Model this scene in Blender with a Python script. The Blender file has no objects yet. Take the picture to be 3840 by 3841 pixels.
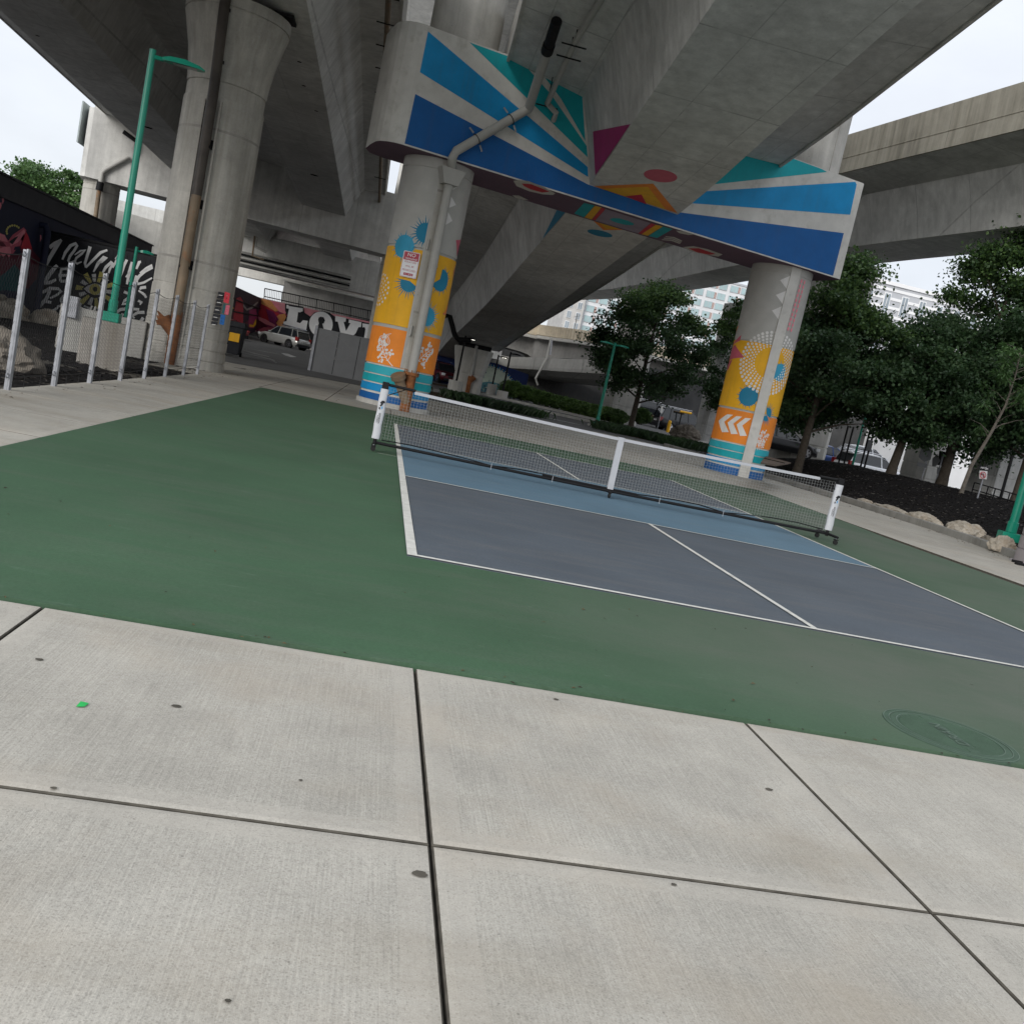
import bpy, bmesh, math, random
from mathutils import Vector, Matrix, noise
from mathutils.geometry import tessellate_polygon
random.seed(7)
R=math.radians
SC=bpy.context.scene
COL=SC.collection

# ------------------------------------------------------------------ camera
CAM=Vector((-3.43185,-13.10777,1.28549)); YAW,PIT,ROL=0.159530678,-0.129470583,0.212905488; FPX=3561.597
cy_,sy_,cp_,sp_,cr_,sr_=math.cos(YAW),math.sin(YAW),math.cos(PIT),math.sin(PIT),math.cos(ROL),math.sin(ROL)
_f=Vector((sy_*cp_,cy_*cp_,sp_)); _rt=Vector((cy_,-sy_,0)); _up=_rt.cross(_f)
CR=cr_*_rt+sr_*_up; CU=-sr_*_rt+cr_*_up; CF=_f
cam_d=bpy.data.cameras.new('camera'); cam=bpy.data.objects.new('camera',cam_d); COL.objects.link(cam)
cam.matrix_world=Matrix(((CR.x,CU.x,-CF.x,CAM.x),(CR.y,CU.y,-CF.y,CAM.y),(CR.z,CU.z,-CF.z,CAM.z),(0,0,0,1)))
cam_d.sensor_width=36; cam_d.lens=FPX/3840.5*36; cam_d.clip_start=0.1; cam_d.clip_end=4000
SC.camera=cam
# survey helpers: a photo bearing is intersected with a real surface to read off where a thing stands
def ray(p): return CR*((p[0]-1920)/FPX)-CU*((p[1]-1920.5)/FPX)+CF
def gz(y): return min(0.85,max(0.0,0.011*(y-32)))
def onz(p,z=0.0):
    d=ray(p); return CAM+d*((z-CAM.z)/d.z)
def ony(p,y):
    d=ray(p); return CAM+d*((y-CAM.y)/d.y)
def onx(p,x):
    d=ray(p); return CAM+d*((x-CAM.x)/d.x)
def onpl(p,o,n):
    d=ray(p); return CAM+d*((o-CAM).dot(n)/d.dot(n))
def ong(p):
    z=0.0
    for i in range(30):
        q=onz(p,z); z=0.5*z+0.5*gz(q.y)
    return q
def oncyl(p,cx,cy,r):
    d=ray(p); ox,oy=CAM.x-cx,CAM.y-cy
    a=d.x*d.x+d.y*d.y; b=2*(ox*d.x+oy*d.y); c=ox*ox+oy*oy-r*r; D=b*b-4*a*c
    t=-b/(2*a) if D<0 else (-b-math.sqrt(D))/(2*a)
    return CAM+d*t
def crop(ox,oy,s): return lambda x,y:(ox+x*s,oy+y*s)
k1=crop(0,0,.6629);k2=crop(1280,0,.6629);k3=crop(2560,0,.6629);k4=crop(0,800,.5179);k5=crop(800,800,.5179)
k7=crop(1900,400,.4143);k8=crop(1330,850,500/1288);ka=crop(0,600,600/1364);kl=crop(780,850,700/1931);kd=crop(1580,1150,900/1931)
kc=crop(1600,900,.5697);kr=crop(2840,1450,1000/1931);kR=crop(2740,900,.5697);kq=crop(2300,1400,500/1931)

# ------------------------------------------------------------------ materials
MATS={}
def nt(name):
    m=bpy.data.materials.new(name); m.use_nodes=True; t=m.node_tree
    return m,t,t.nodes['Principled BSDF']
def N(t,typ,**kw):
    n=t.nodes.new(typ)
    for k,v in kw.items():
        if k.startswith('_'): n.inputs[k[1:].replace('_',' ')].default_value=v
        else: setattr(n,k,v)
    return n
def mathn(t,op,a,b=None,c=None,clamp=False):
    n=t.nodes.new('ShaderNodeMath'); n.operation=op; n.use_clamp=clamp
    for i,x in enumerate((a,b,c)):
        if x is None: continue
        if isinstance(x,(int,float)): n.inputs[i].default_value=x
        else: t.links.new(x,n.inputs[i])
    return n.outputs[0]
def noisen(t,scale,detail=4,rough=.55,stretch=None,dist=0):
    co=N(t,'ShaderNodeTexCoord').outputs['Object']
    if stretch:
        mp=N(t,'ShaderNodeMapping'); mp.inputs['Scale'].default_value=stretch; t.links.new(co,mp.inputs['Vector']); co=mp.outputs[0]
    n=N(t,'ShaderNodeTexNoise'); n.inputs['Scale'].default_value=scale; n.inputs['Detail'].default_value=detail; n.inputs['Roughness'].default_value=rough; n.inputs['Distortion'].default_value=dist
    t.links.new(co,n.inputs['Vector']); return n.outputs['Fac']
def mixc(t,f,a,b,blend='MIX'):
    n=N(t,'ShaderNodeMix',data_type='RGBA',blend_type=blend)
    if isinstance(f,(int,float)): n.inputs[0].default_value=f
    else: t.links.new(f,n.inputs[0])
    for i,x in ((6,a),(7,b)):
        if isinstance(x,(tuple,list)): n.inputs[i].default_value=(*x[:3],1)
        else: t.links.new(x,n.inputs[i])
    return n.outputs[2]
def bumpn(t,b,h,strength=.2,dist=.02):
    n=N(t,'ShaderNodeBump'); n.inputs['Strength'].default_value=strength; n.inputs['Distance'].default_value=dist
    t.links.new(h,n.inputs['Height']); t.links.new(n.outputs[0],b.inputs['Normal'])
def ramp(t,f,lo,hi):
    return mathn(t,'MULTIPLY_ADD',f,1/(hi-lo),-lo/(hi-lo),clamp=True)
def plain(name,col,rough=.7,var=.12,scale=6,metal=0,bump=0,bs=60,spec=.3,dirt=None):
    if name in MATS: return MATS[name]
    m,t,b=nt(name)
    f=noisen(t,scale,5)
    c=mixc(t,ramp(t,f,.3,.7),tuple(x*(1-var) for x in col),tuple(min(1,x*(1+var)) for x in col))
    if dirt:
        d=noisen(t,dirt[1],6,.65); c=mixc(t,ramp(t,d,.55,.75),c,dirt[0])
    t.links.new(c,b.inputs['Base Color']); b.inputs['Roughness'].default_value=rough; b.inputs['Metallic'].default_value=metal
    b.inputs['Specular IOR Level'].default_value=spec
    if bump: bumpn(t,b,noisen(t,bs,4),bump,.01)
    MATS[name]=m; return m
def concrete(name,col,var=.28,streak=.5,joints=(),stain=None,bump=.25,blotch=.5,boards=None):
    """joints: (axis, spacing, offset, width)"""
    if name in MATS: return MATS[name]
    m,t,b=nt(name)
    big=noisen(t,blotch,7,.62,dist=.6); fine=noisen(t,22,5,.6); st=noisen(t,1.0,5,.6,stretch=(4,4,.22)); mid=noisen(t,2.6,5,.6)
    f=mathn(t,'ADD',mathn(t,'MULTIPLY',big,.42),mathn(t,'MULTIPLY',st,.28*streak*2))
    f=mathn(t,'ADD',f,mathn(t,'MULTIPLY',mid,.2)); f=mathn(t,'ADD',f,mathn(t,'MULTIPLY',fine,.14))
    s=.42+.56*streak+.34
    c=mixc(t,ramp(t,f,.5*s-.16,.5*s+.16),tuple(x*(1-var) for x in col),tuple(x*(1+var) for x in col))
    pits=N(t,'ShaderNodeTexVoronoi'); pits.inputs['Scale'].default_value=3.1
    t.links.new(N(t,'ShaderNodeTexCoord').outputs['Object'],pits.inputs['Vector'])
    pm=mathn(t,'LESS_THAN',pits.outputs['Distance'],.045)
    c=mixc(t,mathn(t,'MULTIPLY',pm,.5),c,tuple(x*.35 for x in col))
    if stain:
        sn=noisen(t,.9,6,.65,stretch=(1.6,1.6,.12)); c=mixc(t,mathn(t,'MULTIPLY',ramp(t,sn,.5,.72),.75),c,stain)
    h=fine
    if joints or boards:
        sep=N(t,'ShaderNodeSeparateXYZ'); t.links.new(N(t,'ShaderNodeTexCoord').outputs['Object'],sep.inputs[0])
        for ax,sp,of,w in joints:
            v=mathn(t,'MULTIPLY_ADD',sep.outputs['XYZ'.index(ax)],1/sp,of/sp)
            fr=mathn(t,'FRACT',v); d=mathn(t,'ABSOLUTE',mathn(t,'SUBTRACT',fr,.5))
            k=mathn(t,'GREATER_THAN',d,.5-w/sp)
            wob=mathn(t,'MULTIPLY',k,ramp(t,mid,.3,.6))
            c=mixc(t,mathn(t,'MULTIPLY',wob,.6),c,tuple(x*.4 for x in col))
            # each pour a slightly different grey
            wn=N(t,'ShaderNodeTexWhiteNoise',noise_dimensions='1D'); t.links.new(mathn(t,'FLOOR',mathn(t,'ADD',v,.5)),wn.inputs['W'])
            c=mixc(t,mathn(t,'MULTIPLY',wn.outputs[0],.22),c,tuple(x*.62 for x in col))
    t.links.new(c,b.inputs['Base Color']); b.inputs['Roughness'].default_value=.85; b.inputs['Specular IOR Level'].default_value=.25
    bumpn(t,b,h,bump,.008)
    MATS[name]=m; return m
def emis(name,col,s):
    m,t,b=nt(name); b.inputs['Base Color'].default_value=(*col,1); b.inputs['Emission Color'].default_value=(*col,1); b.inputs['Emission Strength'].default_value=s
    MATS[name]=m; return m

CONC=concrete('girder_concrete',(.57,.565,.545),var=.38,joints=(('Y',3.05,.7,.022),('X',1.47,.73,.012)))
CONCF=concrete('beam_concrete',(.58,.575,.55),var=.36,joints=(('X',3.1,.4,.02),))
CONCCOL=concrete('column_concrete',(.46,.445,.405),var=.42,joints=(('Z',3.2,.55,.03),),stain=(.22,.205,.17),streak=.6)
CONCL=concrete('light_concrete',(.46,.45,.42),streak=.6)
CONCW=concrete('weathered_concrete',(.30,.28,.23),stain=(.10,.09,.065),streak=.9,joints=(('Y',4.1,0,.02),))
GREYP=plain('grey_column_paint',(.43,.425,.40),.65,.07,3,bump=.08)
CREAM=plain('cream_mural_paint',(.58,.57,.535),.65,.10,2.5,bump=.08,dirt=((.43,.42,.38),3))
def wallpaint(n,c,d=.08):
    if n in MATS: return MATS[n]
    m,t,b=nt(n); f=noisen(t,1.6,6,.65); g=noisen(t,26,5,.7); st=noisen(t,1.0,5,.65,stretch=(5,5,.3))
    k=mixc(t,ramp(t,f,.3,.7),tuple(x*(1-d*1.6) for x in c),tuple(min(1,x*(1+d)) for x in c))
    k=mixc(t,mathn(t,'MULTIPLY',ramp(t,st,.52,.78),.48),k,tuple(x*.55+.03 for x in c)); k=mixc(t,mathn(t,'MULTIPLY',ramp(t,g,.56,.74),.4),k,tuple(x*.6+.06 for x in c))
    t.links.new(k,b.inputs['Base Color']); b.inputs['Roughness'].default_value=.6; b.inputs['Specular IOR Level'].default_value=.3; bumpn(t,b,g,.22,.004); MATS[n]=m; return m
def paint(n,c,d=.08): return wallpaint(n,c,d)
BLUE_D=paint('deep_blue_paint',(.006,.105,.34)); BLUE=paint('sky_blue_paint',(.005,.26,.56)); TEAL=paint('turquoise_paint',(.008,.36,.41))
CYAN=paint('cyan_paint',(.03,.40,.48)); YEL=paint('yellow_paint',(.80,.42,.015)); ORA=paint('orange_paint',(.82,.25,.025)); PURP=paint('purple_paint',(.13,.075,.115))
RED=paint('red_paint',(.55,.03,.05)); MAG=paint('magenta_paint',(.36,.02,.14)); WHITEP=paint('white_paint',(.75,.74,.72)); BURST=paint('burst_blue_paint',(.01,.20,.34))
BURSTL=paint('light_burst_paint',(.04,.33,.52)); PINK=paint('pink_paint',(.80,.26,.31)); PINKD=paint('dusky_pink_paint',(.55,.11,.16)); BLACKP=paint('black_paint',(.012,.013,.017),.3)
NAVY=paint('navy_paint',(.012,.016,.045)); MAROON=paint('maroon_paint',(.12,.012,.03)); YPALE=paint('pale_yellow_paint',(.62,.55,.16)); TEALD=paint('dark_teal_paint',(.01,.09,.10)); LAV=paint('lavender_paint',(.30,.25,.32))
GREEN=plain('green_metal',(.006,.26,.17),.35,.06,5,spec=.5); BLACKM=plain('black_metal',(.012,.012,.013),.55,.1,5,spec=.15)
GALV=plain('galvanised_steel',(.31,.32,.345),.5,.22,7,metal=.3,spec=.5); PVC=plain('grey_pipe',(.38,.375,.35),.5,.06,4); RUST=plain('rusty_iron',(.22,.085,.03),.8,.45,5,bump=.4,bs=30)
RUSTPIPE=plain('rust_streaked_pipe',(.20,.15,.10),.6,.25,2,dirt=((.25,.10,.03),1.6)); RUBBER=plain('black_rubber',(.012,.012,.012),.75,.1,5)
STEELG=plain('grey_cabinet_paint',(.17,.175,.18),.5,.08,2); TARP=plain('white_vinyl',(.47,.48,.505),.5,.06,14,bump=.25,bs=18); TAPE=plain('white_net_tape',(.38,.39,.415),.6,.05,8)
CORD=plain('net_cord',(.33,.34,.34),.8,.1,5); WIRE=plain('fence_wire',(.02,.02,.021),.6,.1,5,metal=.1)
GLASS=plain('dark_glass',(.015,.018,.022),.08,.1,3,spec=.8); CHROME=plain('chrome',(.6,.6,.62),.2,.05,3,metal=1)
BARK=plain('bark',(.07,.058,.045),.9,.3,9,bump=.6,bs=25); 
ROCKL=concrete('pale_granite',(.40,.36,.30),var=.4,stain=(.22,.15,.09),bump=.9,blotch=1.2); ROCKD=concrete('grey_brown_rock',(.17,.15,.125),var=.4,bump=.9,blotch=1.5)

# ------------------------------------------------------------------ mesh builder
class MB:
    def __init__(s): s.v=[];s.f=[];s.m=[];s.ms=[]
    def mi(s,mat):
        if mat not in s.ms: s.ms.append(mat)
        return s.ms.index(mat)
    def add(s,vs,fs,mat):
        b=len(s.v); s.v+= [tuple(v) for v in vs]; k=s.mi(mat)
        for f in fs: s.f.append([b+i for i in f]); s.m.append(k)
    def poly(s,vs,mat): s.add(vs,[list(range(len(vs)))],mat)
    def box(s,x0,x1,y0,y1,z0,z1,mat):
        s.add([(x0,y0,z0),(x1,y0,z0),(x1,y1,z0),(x0,y1,z0),(x0,y0,z1),(x1,y0,z1),(x1,y1,z1),(x0,y1,z1)],
              [(3,2,1,0),(4,5,6,7),(0,1,5,4),(1,2,6,5),(2,3,7,6),(3,0,4,7)],mat)
    def prism(s,base,vec,mat,mat_side=None):
        n=len(base); vec=Vector(vec); top=[Vector(b)+vec for b in base]
        s.add(list(base)+top,[list(range(n))[::-1],list(range(n,2*n))],mat)
        s.add(list(base)+top,[(i,(i+1)%n,n+(i+1)%n,n+i) for i in range(n)],mat_side or mat)
    def tube(s,pts,r,mat,n=8,cap=True):
        pts=[Vector(p) for p in pts]; rs=r if isinstance(r,(list,tuple)) else [r]*len(pts)
        vs=[];prev=None
        for i,p in enumerate(pts):
            d=(pts[min(i+1,len(pts)-1)]-pts[max(i-1,0)]).normalized()
            if prev is None: a=d.orthogonal().normalized()
            else:
                a=prev-d*prev.dot(d); a=a.normalized() if a.length>1e-6 else d.orthogonal().normalized()
            prev=a; c=d.cross(a)
            for j in range(n):
                th=2*math.pi*j/n; vs.append(p+(a*math.cos(th)+c*math.sin(th))*rs[i])
        fs=[(i*n+j,i*n+(j+1)%n,(i+1)*n+(j+1)%n,(i+1)*n+j) for i in range(len(pts)-1) for j in range(n)]
        if cap: fs+=[list(range(n))[::-1],[(len(pts)-1)*n+j for j in range(n)]]
        s.add(vs,fs,mat)
    def lathe(s,prof,mats,n=40,c=(0,0),capt=True):
        """prof: (r,z) list; mats: one material or one per segment"""
        vs=[(c[0]+r*math.cos(2*math.pi*j/n),c[1]+r*math.sin(2*math.pi*j/n),z) for r,z in prof for j in range(n)]
        for i in range(len(prof)-1):
            mt=mats[i] if isinstance(mats,(list,tuple)) else mats
            b=len(s.v)
            s.add(vs[i*n:(i+2)*n],[(j,(j+1)%n,n+(j+1)%n,n+j) for j in range(n)],mt)
        if capt:
            mt=mats[-1] if isinstance(mats,(list,tuple)) else mats
            s.add(vs[-n:],[list(range(n))],mt); mt=mats[0] if isinstance(mats,(list,tuple)) else mats; s.add(vs[:n],[list(range(n))[::-1]],mt)
    def stroke(s,pts,w,fn,mat):
        """a brush stroke: 2D polyline of width w laid on a surface by fn"""
        n=len(pts); L=[];Rr=[]
        for i in range(n):
            a=pts[max(i-1,0)];b=pts[min(i+1,n-1)]; dx,dy=b[0]-a[0],b[1]-a[1]; l=math.hypot(dx,dy) or 1
            ww=(w[i] if isinstance(w,(list,tuple)) else w)/2
            L.append((pts[i][0]-dy/l*ww,pts[i][1]+dx/l*ww)); Rr.append((pts[i][0]+dy/l*ww,pts[i][1]-dx/l*ww))
        for i in range(n-1): s.poly([fn(L[i]),fn(L[i+1]),fn(Rr[i+1]),fn(Rr[i])],mat)
    def build(s,name,parent=None,smooth=None,bevel=0,weld=False):
        me=bpy.data.meshes.new(name); me.from_pydata(s.v,[],s.f)
        for m in s.ms: me.materials.append(m)
        me.polygons.foreach_set('material_index',s.m); me.update()
        if weld:
            bm=bmesh.new(); bm.from_mesh(me); bmesh.ops.remove_doubles(bm,verts=bm.verts,dist=1e-4); bmesh.ops.recalc_face_normals(bm,faces=bm.faces); bm.to_mesh(me); bm.free()
        if smooth is not None:
            me.polygons.foreach_set('use_smooth',[True]*len(me.polygons)); me.set_sharp_from_angle(angle=R(smooth))
        o=bpy.data.objects.new(name,me); COL.objects.link(o)
        if parent: o.parent=parent
        if bevel:
            b=o.modifiers.new('bevel','BEVEL'); b.width=bevel; b.segments=2; b.limit_method='ANGLE'; b.angle_limit=R(40)
        return o
def tag(o,label=None,cat=None,group=None,kind=None):
    if label: o['label']=label
    if cat: o['category']=cat
    if group: o['group']=group
    if kind: o['kind']=kind
    return o
def thing(name,label,cat,loc=(0,0,0),rz=0,group=None):
    o=bpy.data.objects.new(name,None); COL.objects.link(o); o.location=loc; o.rotation_euler=(0,0,rz); o.empty_display_size=.2
    return tag(o,label,cat,group)
def kids(o): return [c for c in COL.objects if c.parent==o]
def dup(o,loc=None,rz=None,label=None,parent=None,scale=None):
    c=o.copy(); COL.objects.link(c)
    if parent: c.parent=parent
    for ch in kids(o): dup(ch,parent=c)
    if loc is not None: c.location=loc
    if rz is not None: c.rotation_euler=(0,0,rz)
    if label: c['label']=label
    if scale: c.scale=scale
    return c
def shift(mb,off):
    off=Vector(off); mb.v=[tuple(Vector(v)-off) for v in mb.v]; return mb
def ell(cx,cy,rx,ry,rot=0,n=28):
    c,s_=math.cos(R(rot)),math.sin(R(rot))
    return [(cx+rx*math.cos(a)*c-ry*math.sin(a)*s_,cy+rx*math.cos(a)*s_+ry*math.sin(a)*c) for a in [2*math.pi*i/n for i in range(n)]]
def tris(poly):
    v=[Vector((p[0],p[1],0)) for p in poly]
    return [[poly[i] for i in t] for t in tessellate_polygon([v])]
def subdiv(tl,maxl):
    out=[];st=list(tl)
    while st:
        t=st.pop(); e=[math.hypot(t[i][0]-t[(i+1)%3][0],t[i][1]-t[(i+1)%3][1]) for i in range(3)]
        k=max(range(3),key=lambda i:e[i])
        if e[k]>maxl:
            a,b,c=t[k],t[(k+1)%3],t[(k+2)%3]; m_=((a[0]+b[0])/2,(a[1]+b[1])/2); st+= [[a,m_,c],[m_,b,c]]
        else: out.append(t)
    return out
def text_mesh(txt,size,extr=0.0):
    cu=bpy.data.curves.new('lettering','FONT'); cu.body=txt; cu.size=size; cu.align_x='CENTER'; cu.align_y='CENTER'; cu.resolution_u=3
    o=bpy.data.objects.new('lettering',cu); COL.objects.link(o); dg=bpy.context.evaluated_depsgraph_get(); dg.update()
    me=bpy.data.meshes.new_from_object(o.evaluated_get(dg)); vs=[tuple(v.co) for v in me.vertices]; fs=[tuple(p.vertices) for p in me.polygons]
    bpy.data.objects.remove(o); bpy.data.curves.remove(cu); bpy.data.meshes.remove(me); return vs,fs
SKY_BASE,SKY_GRAD,SUN_E,EXPO=5.9,6.5,1.5,0.68
# ------------------------------------------------------------------ ground, pavement, court
def pave_mat(name,col,smooth=False):
    m,t,b=nt(name)
    big=noisen(t,.55,6,.6,dist=.5); mid=noisen(t,3.2,6,.65); br=noisen(t,1,3,.6,stretch=(150,3.2,1)); fine=noisen(t,130,3,.7); grit=noisen(t,46,4,.75)
    f=mathn(t,'ADD',mathn(t,'MULTIPLY',big,.3),mathn(t,'MULTIPLY',mid,.25))
    f=mathn(t,'ADD',f,mathn(t,'MULTIPLY',br,.08 if smooth else .26)); f=mathn(t,'ADD',f,mathn(t,'MULTIPLY',fine,.30)); f=mathn(t,'ADD',f,mathn(t,'MULTIPLY',grit,.26))
    hi=.115
    c=mixc(t,ramp(t,f,.68-hi*1.15,.68+hi*1.15) if not smooth else ramp(t,f,.60-hi*1.5,.60+hi*1.5),tuple(x*.68 for x in col),tuple(x*1.28 for x in col))
    pn=N(t,'ShaderNodeTexVoronoi'); pn.inputs['Scale'].default_value=150; t.links.new(N(t,'ShaderNodeTexCoord').outputs['Object'],pn.inputs['Vector']); pw=N(t,'ShaderNodeTexWhiteNoise',noise_dimensions='3D'); t.links.new(pn.outputs['Position'],pw.inputs['Vector'])
    pits=mathn(t,'MULTIPLY',mathn(t,'LESS_THAN',pn.outputs['Distance'],.42),mathn(t,'GREATER_THAN',pw.outputs[0],.55 if not smooth else .85)); c=mixc(t,mathn(t,'MULTIPLY',pits,.36),c,tuple(x*.45 for x in col))
    gr2=noisen(t,300,2,.8); c=mixc(t,mathn(t,'MULTIPLY',ramp(t,gr2,.42,.62),.2),c,tuple(x*.55 for x in col)); c=mixc(t,mathn(t,'MULTIPLY',ramp(t,gr2,.5,.3),.22),c,tuple(min(1,x*1.5) for x in col))
    rust=noisen(t,1.3,5,.6); c=mixc(t,mathn(t,'MULTIPLY',ramp(t,rust,.52,.7),.3),c,(col[0]*1.0,col[1]*.88,col[2]*.76))
    # scattered dark specks and dirt trails
    vo=N(t,'ShaderNodeTexVoronoi'); vo.inputs['Scale'].default_value=17; t.links.new(N(t,'ShaderNodeTexCoord').outputs['Object'],vo.inputs['Vector'])
    c=mixc(t,mathn(t,'MULTIPLY',mathn(t,'LESS_THAN',vo.outputs['Distance'],.05),.55),c,tuple(x*.3 for x in col))
    dn=noisen(t,.8,6,.65,stretch=(.45,1.6,1)); c=mixc(t,mathn(t,'MULTIPLY',ramp(t,dn,.54,.74),.5),c,(col[0]*.62,col[1]*.56,col[2]*.47))
    gi=N(t,'ShaderNodeNewGeometry'); c=mixc(t,mathn(t,'MULTIPLY',gi.outputs['Random Per Island'],.16 if not smooth else .08),c,(col[0]*.7,col[1]*.69,col[2]*.67))
    t.links.new(c,b.inputs['Base Color']); b.inputs['Roughness'].default_value=.88; b.inputs['Specular IOR Level'].default_value=.25
    h=mathn(t,'ADD',mathn(t,'MULTIPLY',br,.5),mathn(t,'MULTIPLY',fine,.5)); bumpn(t,b,h,.15 if smooth else .6,.005)
    MATS[name]=m; return m
PAVE=pave_mat('broomed_concrete',(.395,.376,.332)); PAVET=pave_mat('tooled_concrete',(.41,.388,.342),True)
GAP=plain('joint_dirt',(.075,.068,.055),.95,.35,20)
def court_mat(name,col,worn,amt=.5,near=None):
    m,t,b=nt(name)
    f=noisen(t,.7,6,.6); g=noisen(t,60,4,.7); sc=noisen(t,1.0,6,.7,stretch=(.55,2.6,1),dist=1.2)
    c=mixc(t,ramp(t,f,.3,.7),tuple(x*.86 for x in col),tuple(x*1.14 for x in col))
    c=mixc(t,mathn(t,'MULTIPLY',ramp(t,sc,.47,.72),amt*1.25),c,worn)
    scf=noisen(t,1.0,4,.8,stretch=(2.2,9,1),dist=.8); c=mixc(t,mathn(t,'MULTIPLY',ramp(t,scf,.62,.76),.42),c,tuple(x*.9+.11 for x in col))
    c=mixc(t,mathn(t,'MULTIPLY',ramp(t,g,.38,.66),.38),c,tuple(x*.62 for x in col))
    if near:
        for (x,y,rx,ry,k) in near:
            mp=N(t,'ShaderNodeMapping'); mp.vector_type='POINT'; mp.inputs['Location'].default_value=(-x/rx,-y/ry,0); mp.inputs['Scale'].default_value=(1/rx,1/ry,0)
            t.links.new(N(t,'ShaderNodeTexCoord').outputs['Object'],mp.inputs['Vector'])
            gr=N(t,'ShaderNodeTexGradient',gradient_type='SPHERICAL'); t.links.new(mp.outputs[0],gr.inputs[0])
            c=mixc(t,mathn(t,'MULTIPLY',mathn(t,'MULTIPLY',gr.outputs['Fac'],ramp(t,f,.1,.7)),k*1.7,clamp=True),c,worn)
    t.links.new(c,b.inputs['Base Color']); b.inputs['Roughness'].default_value=.75; b.inputs['Specular IOR Level'].default_value=.3
    bumpn(t,b,g,.4,.004); MATS[name]=m; return m
CGREEN=court_mat('green_acrylic',(.052,.110,.060),(.115,.122,.102),.3,[(1.2,-7.5,4.2,2.3,.75),(4.4,-6.0,3.0,4,.6),(4.8,3,2.6,10,.55)])
CBLUE=court_mat('slate_blue_acrylic',(.092,.110,.131),(.15,.15,.15),.45); CKIT=court_mat('light_blue_acrylic',(.11,.19,.255),(.17,.23,.27),.3)
CLINE=plain('court_line_paint',(.62,.615,.57),.7,.1,9,dirt=((.42,.42,.38),7))
ASPH=concrete('asphalt',(.062,.062,.063),var=.3,bump=.5,streak=.1); ASPHL=concrete('worn_asphalt',(.115,.115,.113),var=.25,bump=.5,streak=.1)
def mulchm(name,col,spk):
    m,t,b=nt(name); v=N(t,'ShaderNodeTexVoronoi'); v.inputs['Scale'].default_value=16; mp=N(t,'ShaderNodeMapping'); mp.inputs['Scale'].default_value=(1,1.7,1)
    co=N(t,'ShaderNodeTexCoord').outputs['Object']; t.links.new(co,mp.inputs[0]); t.links.new(mp.outputs[0],v.inputs['Vector'])
    f=noisen(t,1.1,6,.6); c=mixc(t,ramp(t,v.outputs['Color'],.15,.9),tuple(x*.45 for x in col),tuple(x*1.5 for x in col)); c=mixc(t,mathn(t,'MULTIPLY',ramp(t,f,.4,.7),.4),c,tuple(x*.5 for x in col))
    w=N(t,'ShaderNodeTexWhiteNoise',noise_dimensions='3D'); t.links.new(v.outputs['Position'],w.inputs['Vector']); c=mixc(t,mathn(t,'GREATER_THAN',w.outputs[0],.988),c,spk)
    t.links.new(c,b.inputs['Base Color']); b.inputs['Roughness'].default_value=.95; b.inputs['Specular IOR Level'].default_value=.1; bumpn(t,b,v.outputs['Distance'],1.0,.06); MATS[name]=m; return m
MULCH=mulchm('black_mulch',(.020,.018,.018),(.30,.27,.24)); MULCHB=mulchm('brown_mulch',(.10,.065,.04),(.3,.2,.12)); GRAVEL=mulchm('grey_gravel',(.16,.16,.16),(.4,.4,.4))
def structure(mb,name,**k): return tag(mb.build(name,**k),kind='structure')

g=MB()
ys=[-60,-20,0,20,32,60,90,109,140,400,2500]; xs=[-2500,-300,-60,-20,0,20,60,300,2500]
V=[(x,y,gz(y)-.07) for y in ys for x in xs]; nx=len(xs)
g.add(V,[(j*nx+i,j*nx+i+1,(j+1)*nx+i+1,(j+1)*nx+i) for j in range(len(ys)-1) for i in range(nx-1)],ASPH)
structure(g,'ground')

pv=MB()
def slab(x0,x1,y0,y1):
    def ring(i,z): return [(x0+i,y0+i,z),(x1-i,y0+i,z),(x1-i,y1-i,z),(x0+i,y1-i,z)]
    rs=[ring(.0045,-.06),ring(.0045,-.007),ring(.0090,-.003),ring(.030,0)]; w=.095
    vs=sum(rs,[])+ring(w,0); k=len(rs)
    q=lambda a:[(a*4+i,a*4+(i+1)%4,a*4+4+(i+1)%4,a*4+4+i) for i in range(4)]
    pv.add(vs,sum([q(a) for a in range(2)],[]),GAP); pv.add(vs,sum([q(a) for a in range(2,k)],[]),PAVET); pv.add(ring(w,0),[(0,1,2,3)],PAVE)
GX=[-3.06+1.55*i for i in range(-9,14)]
for i in range(len(GX)-1):
    for r in range(6):
        a=.0 if r else .0
        slab(GX[i],GX[i+1],-9.09-1.545*(r+1),-9.09-1.545*r)
for j in range(13):
    y0=-9.09+1.55*j; y1=min(10.05,y0+1.55)
    if y1-y0>.3: slab(-7.75,-6.2,y0,y1)
for j in range(7):
    y0=-9.09+3.1*j; y1=min(10.05,y0+3.1); slab(6.42,8.45,y0,y1); slab(8.45,10.42,y0,y1)
bx=[-8.9,-7.75,-6.25,-4.7,-3.1,-1.48,.2,1.75,3.25,4.8,6.4,8.45,10.42]; by=[10.05,12.6,16.6,20.6,24.6,28.6,32.4]
for i in range(len(bx)-1):
    for j in range(len(by)-1): slab(bx[i],bx[i+1],by[j],by[j+1])
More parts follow.
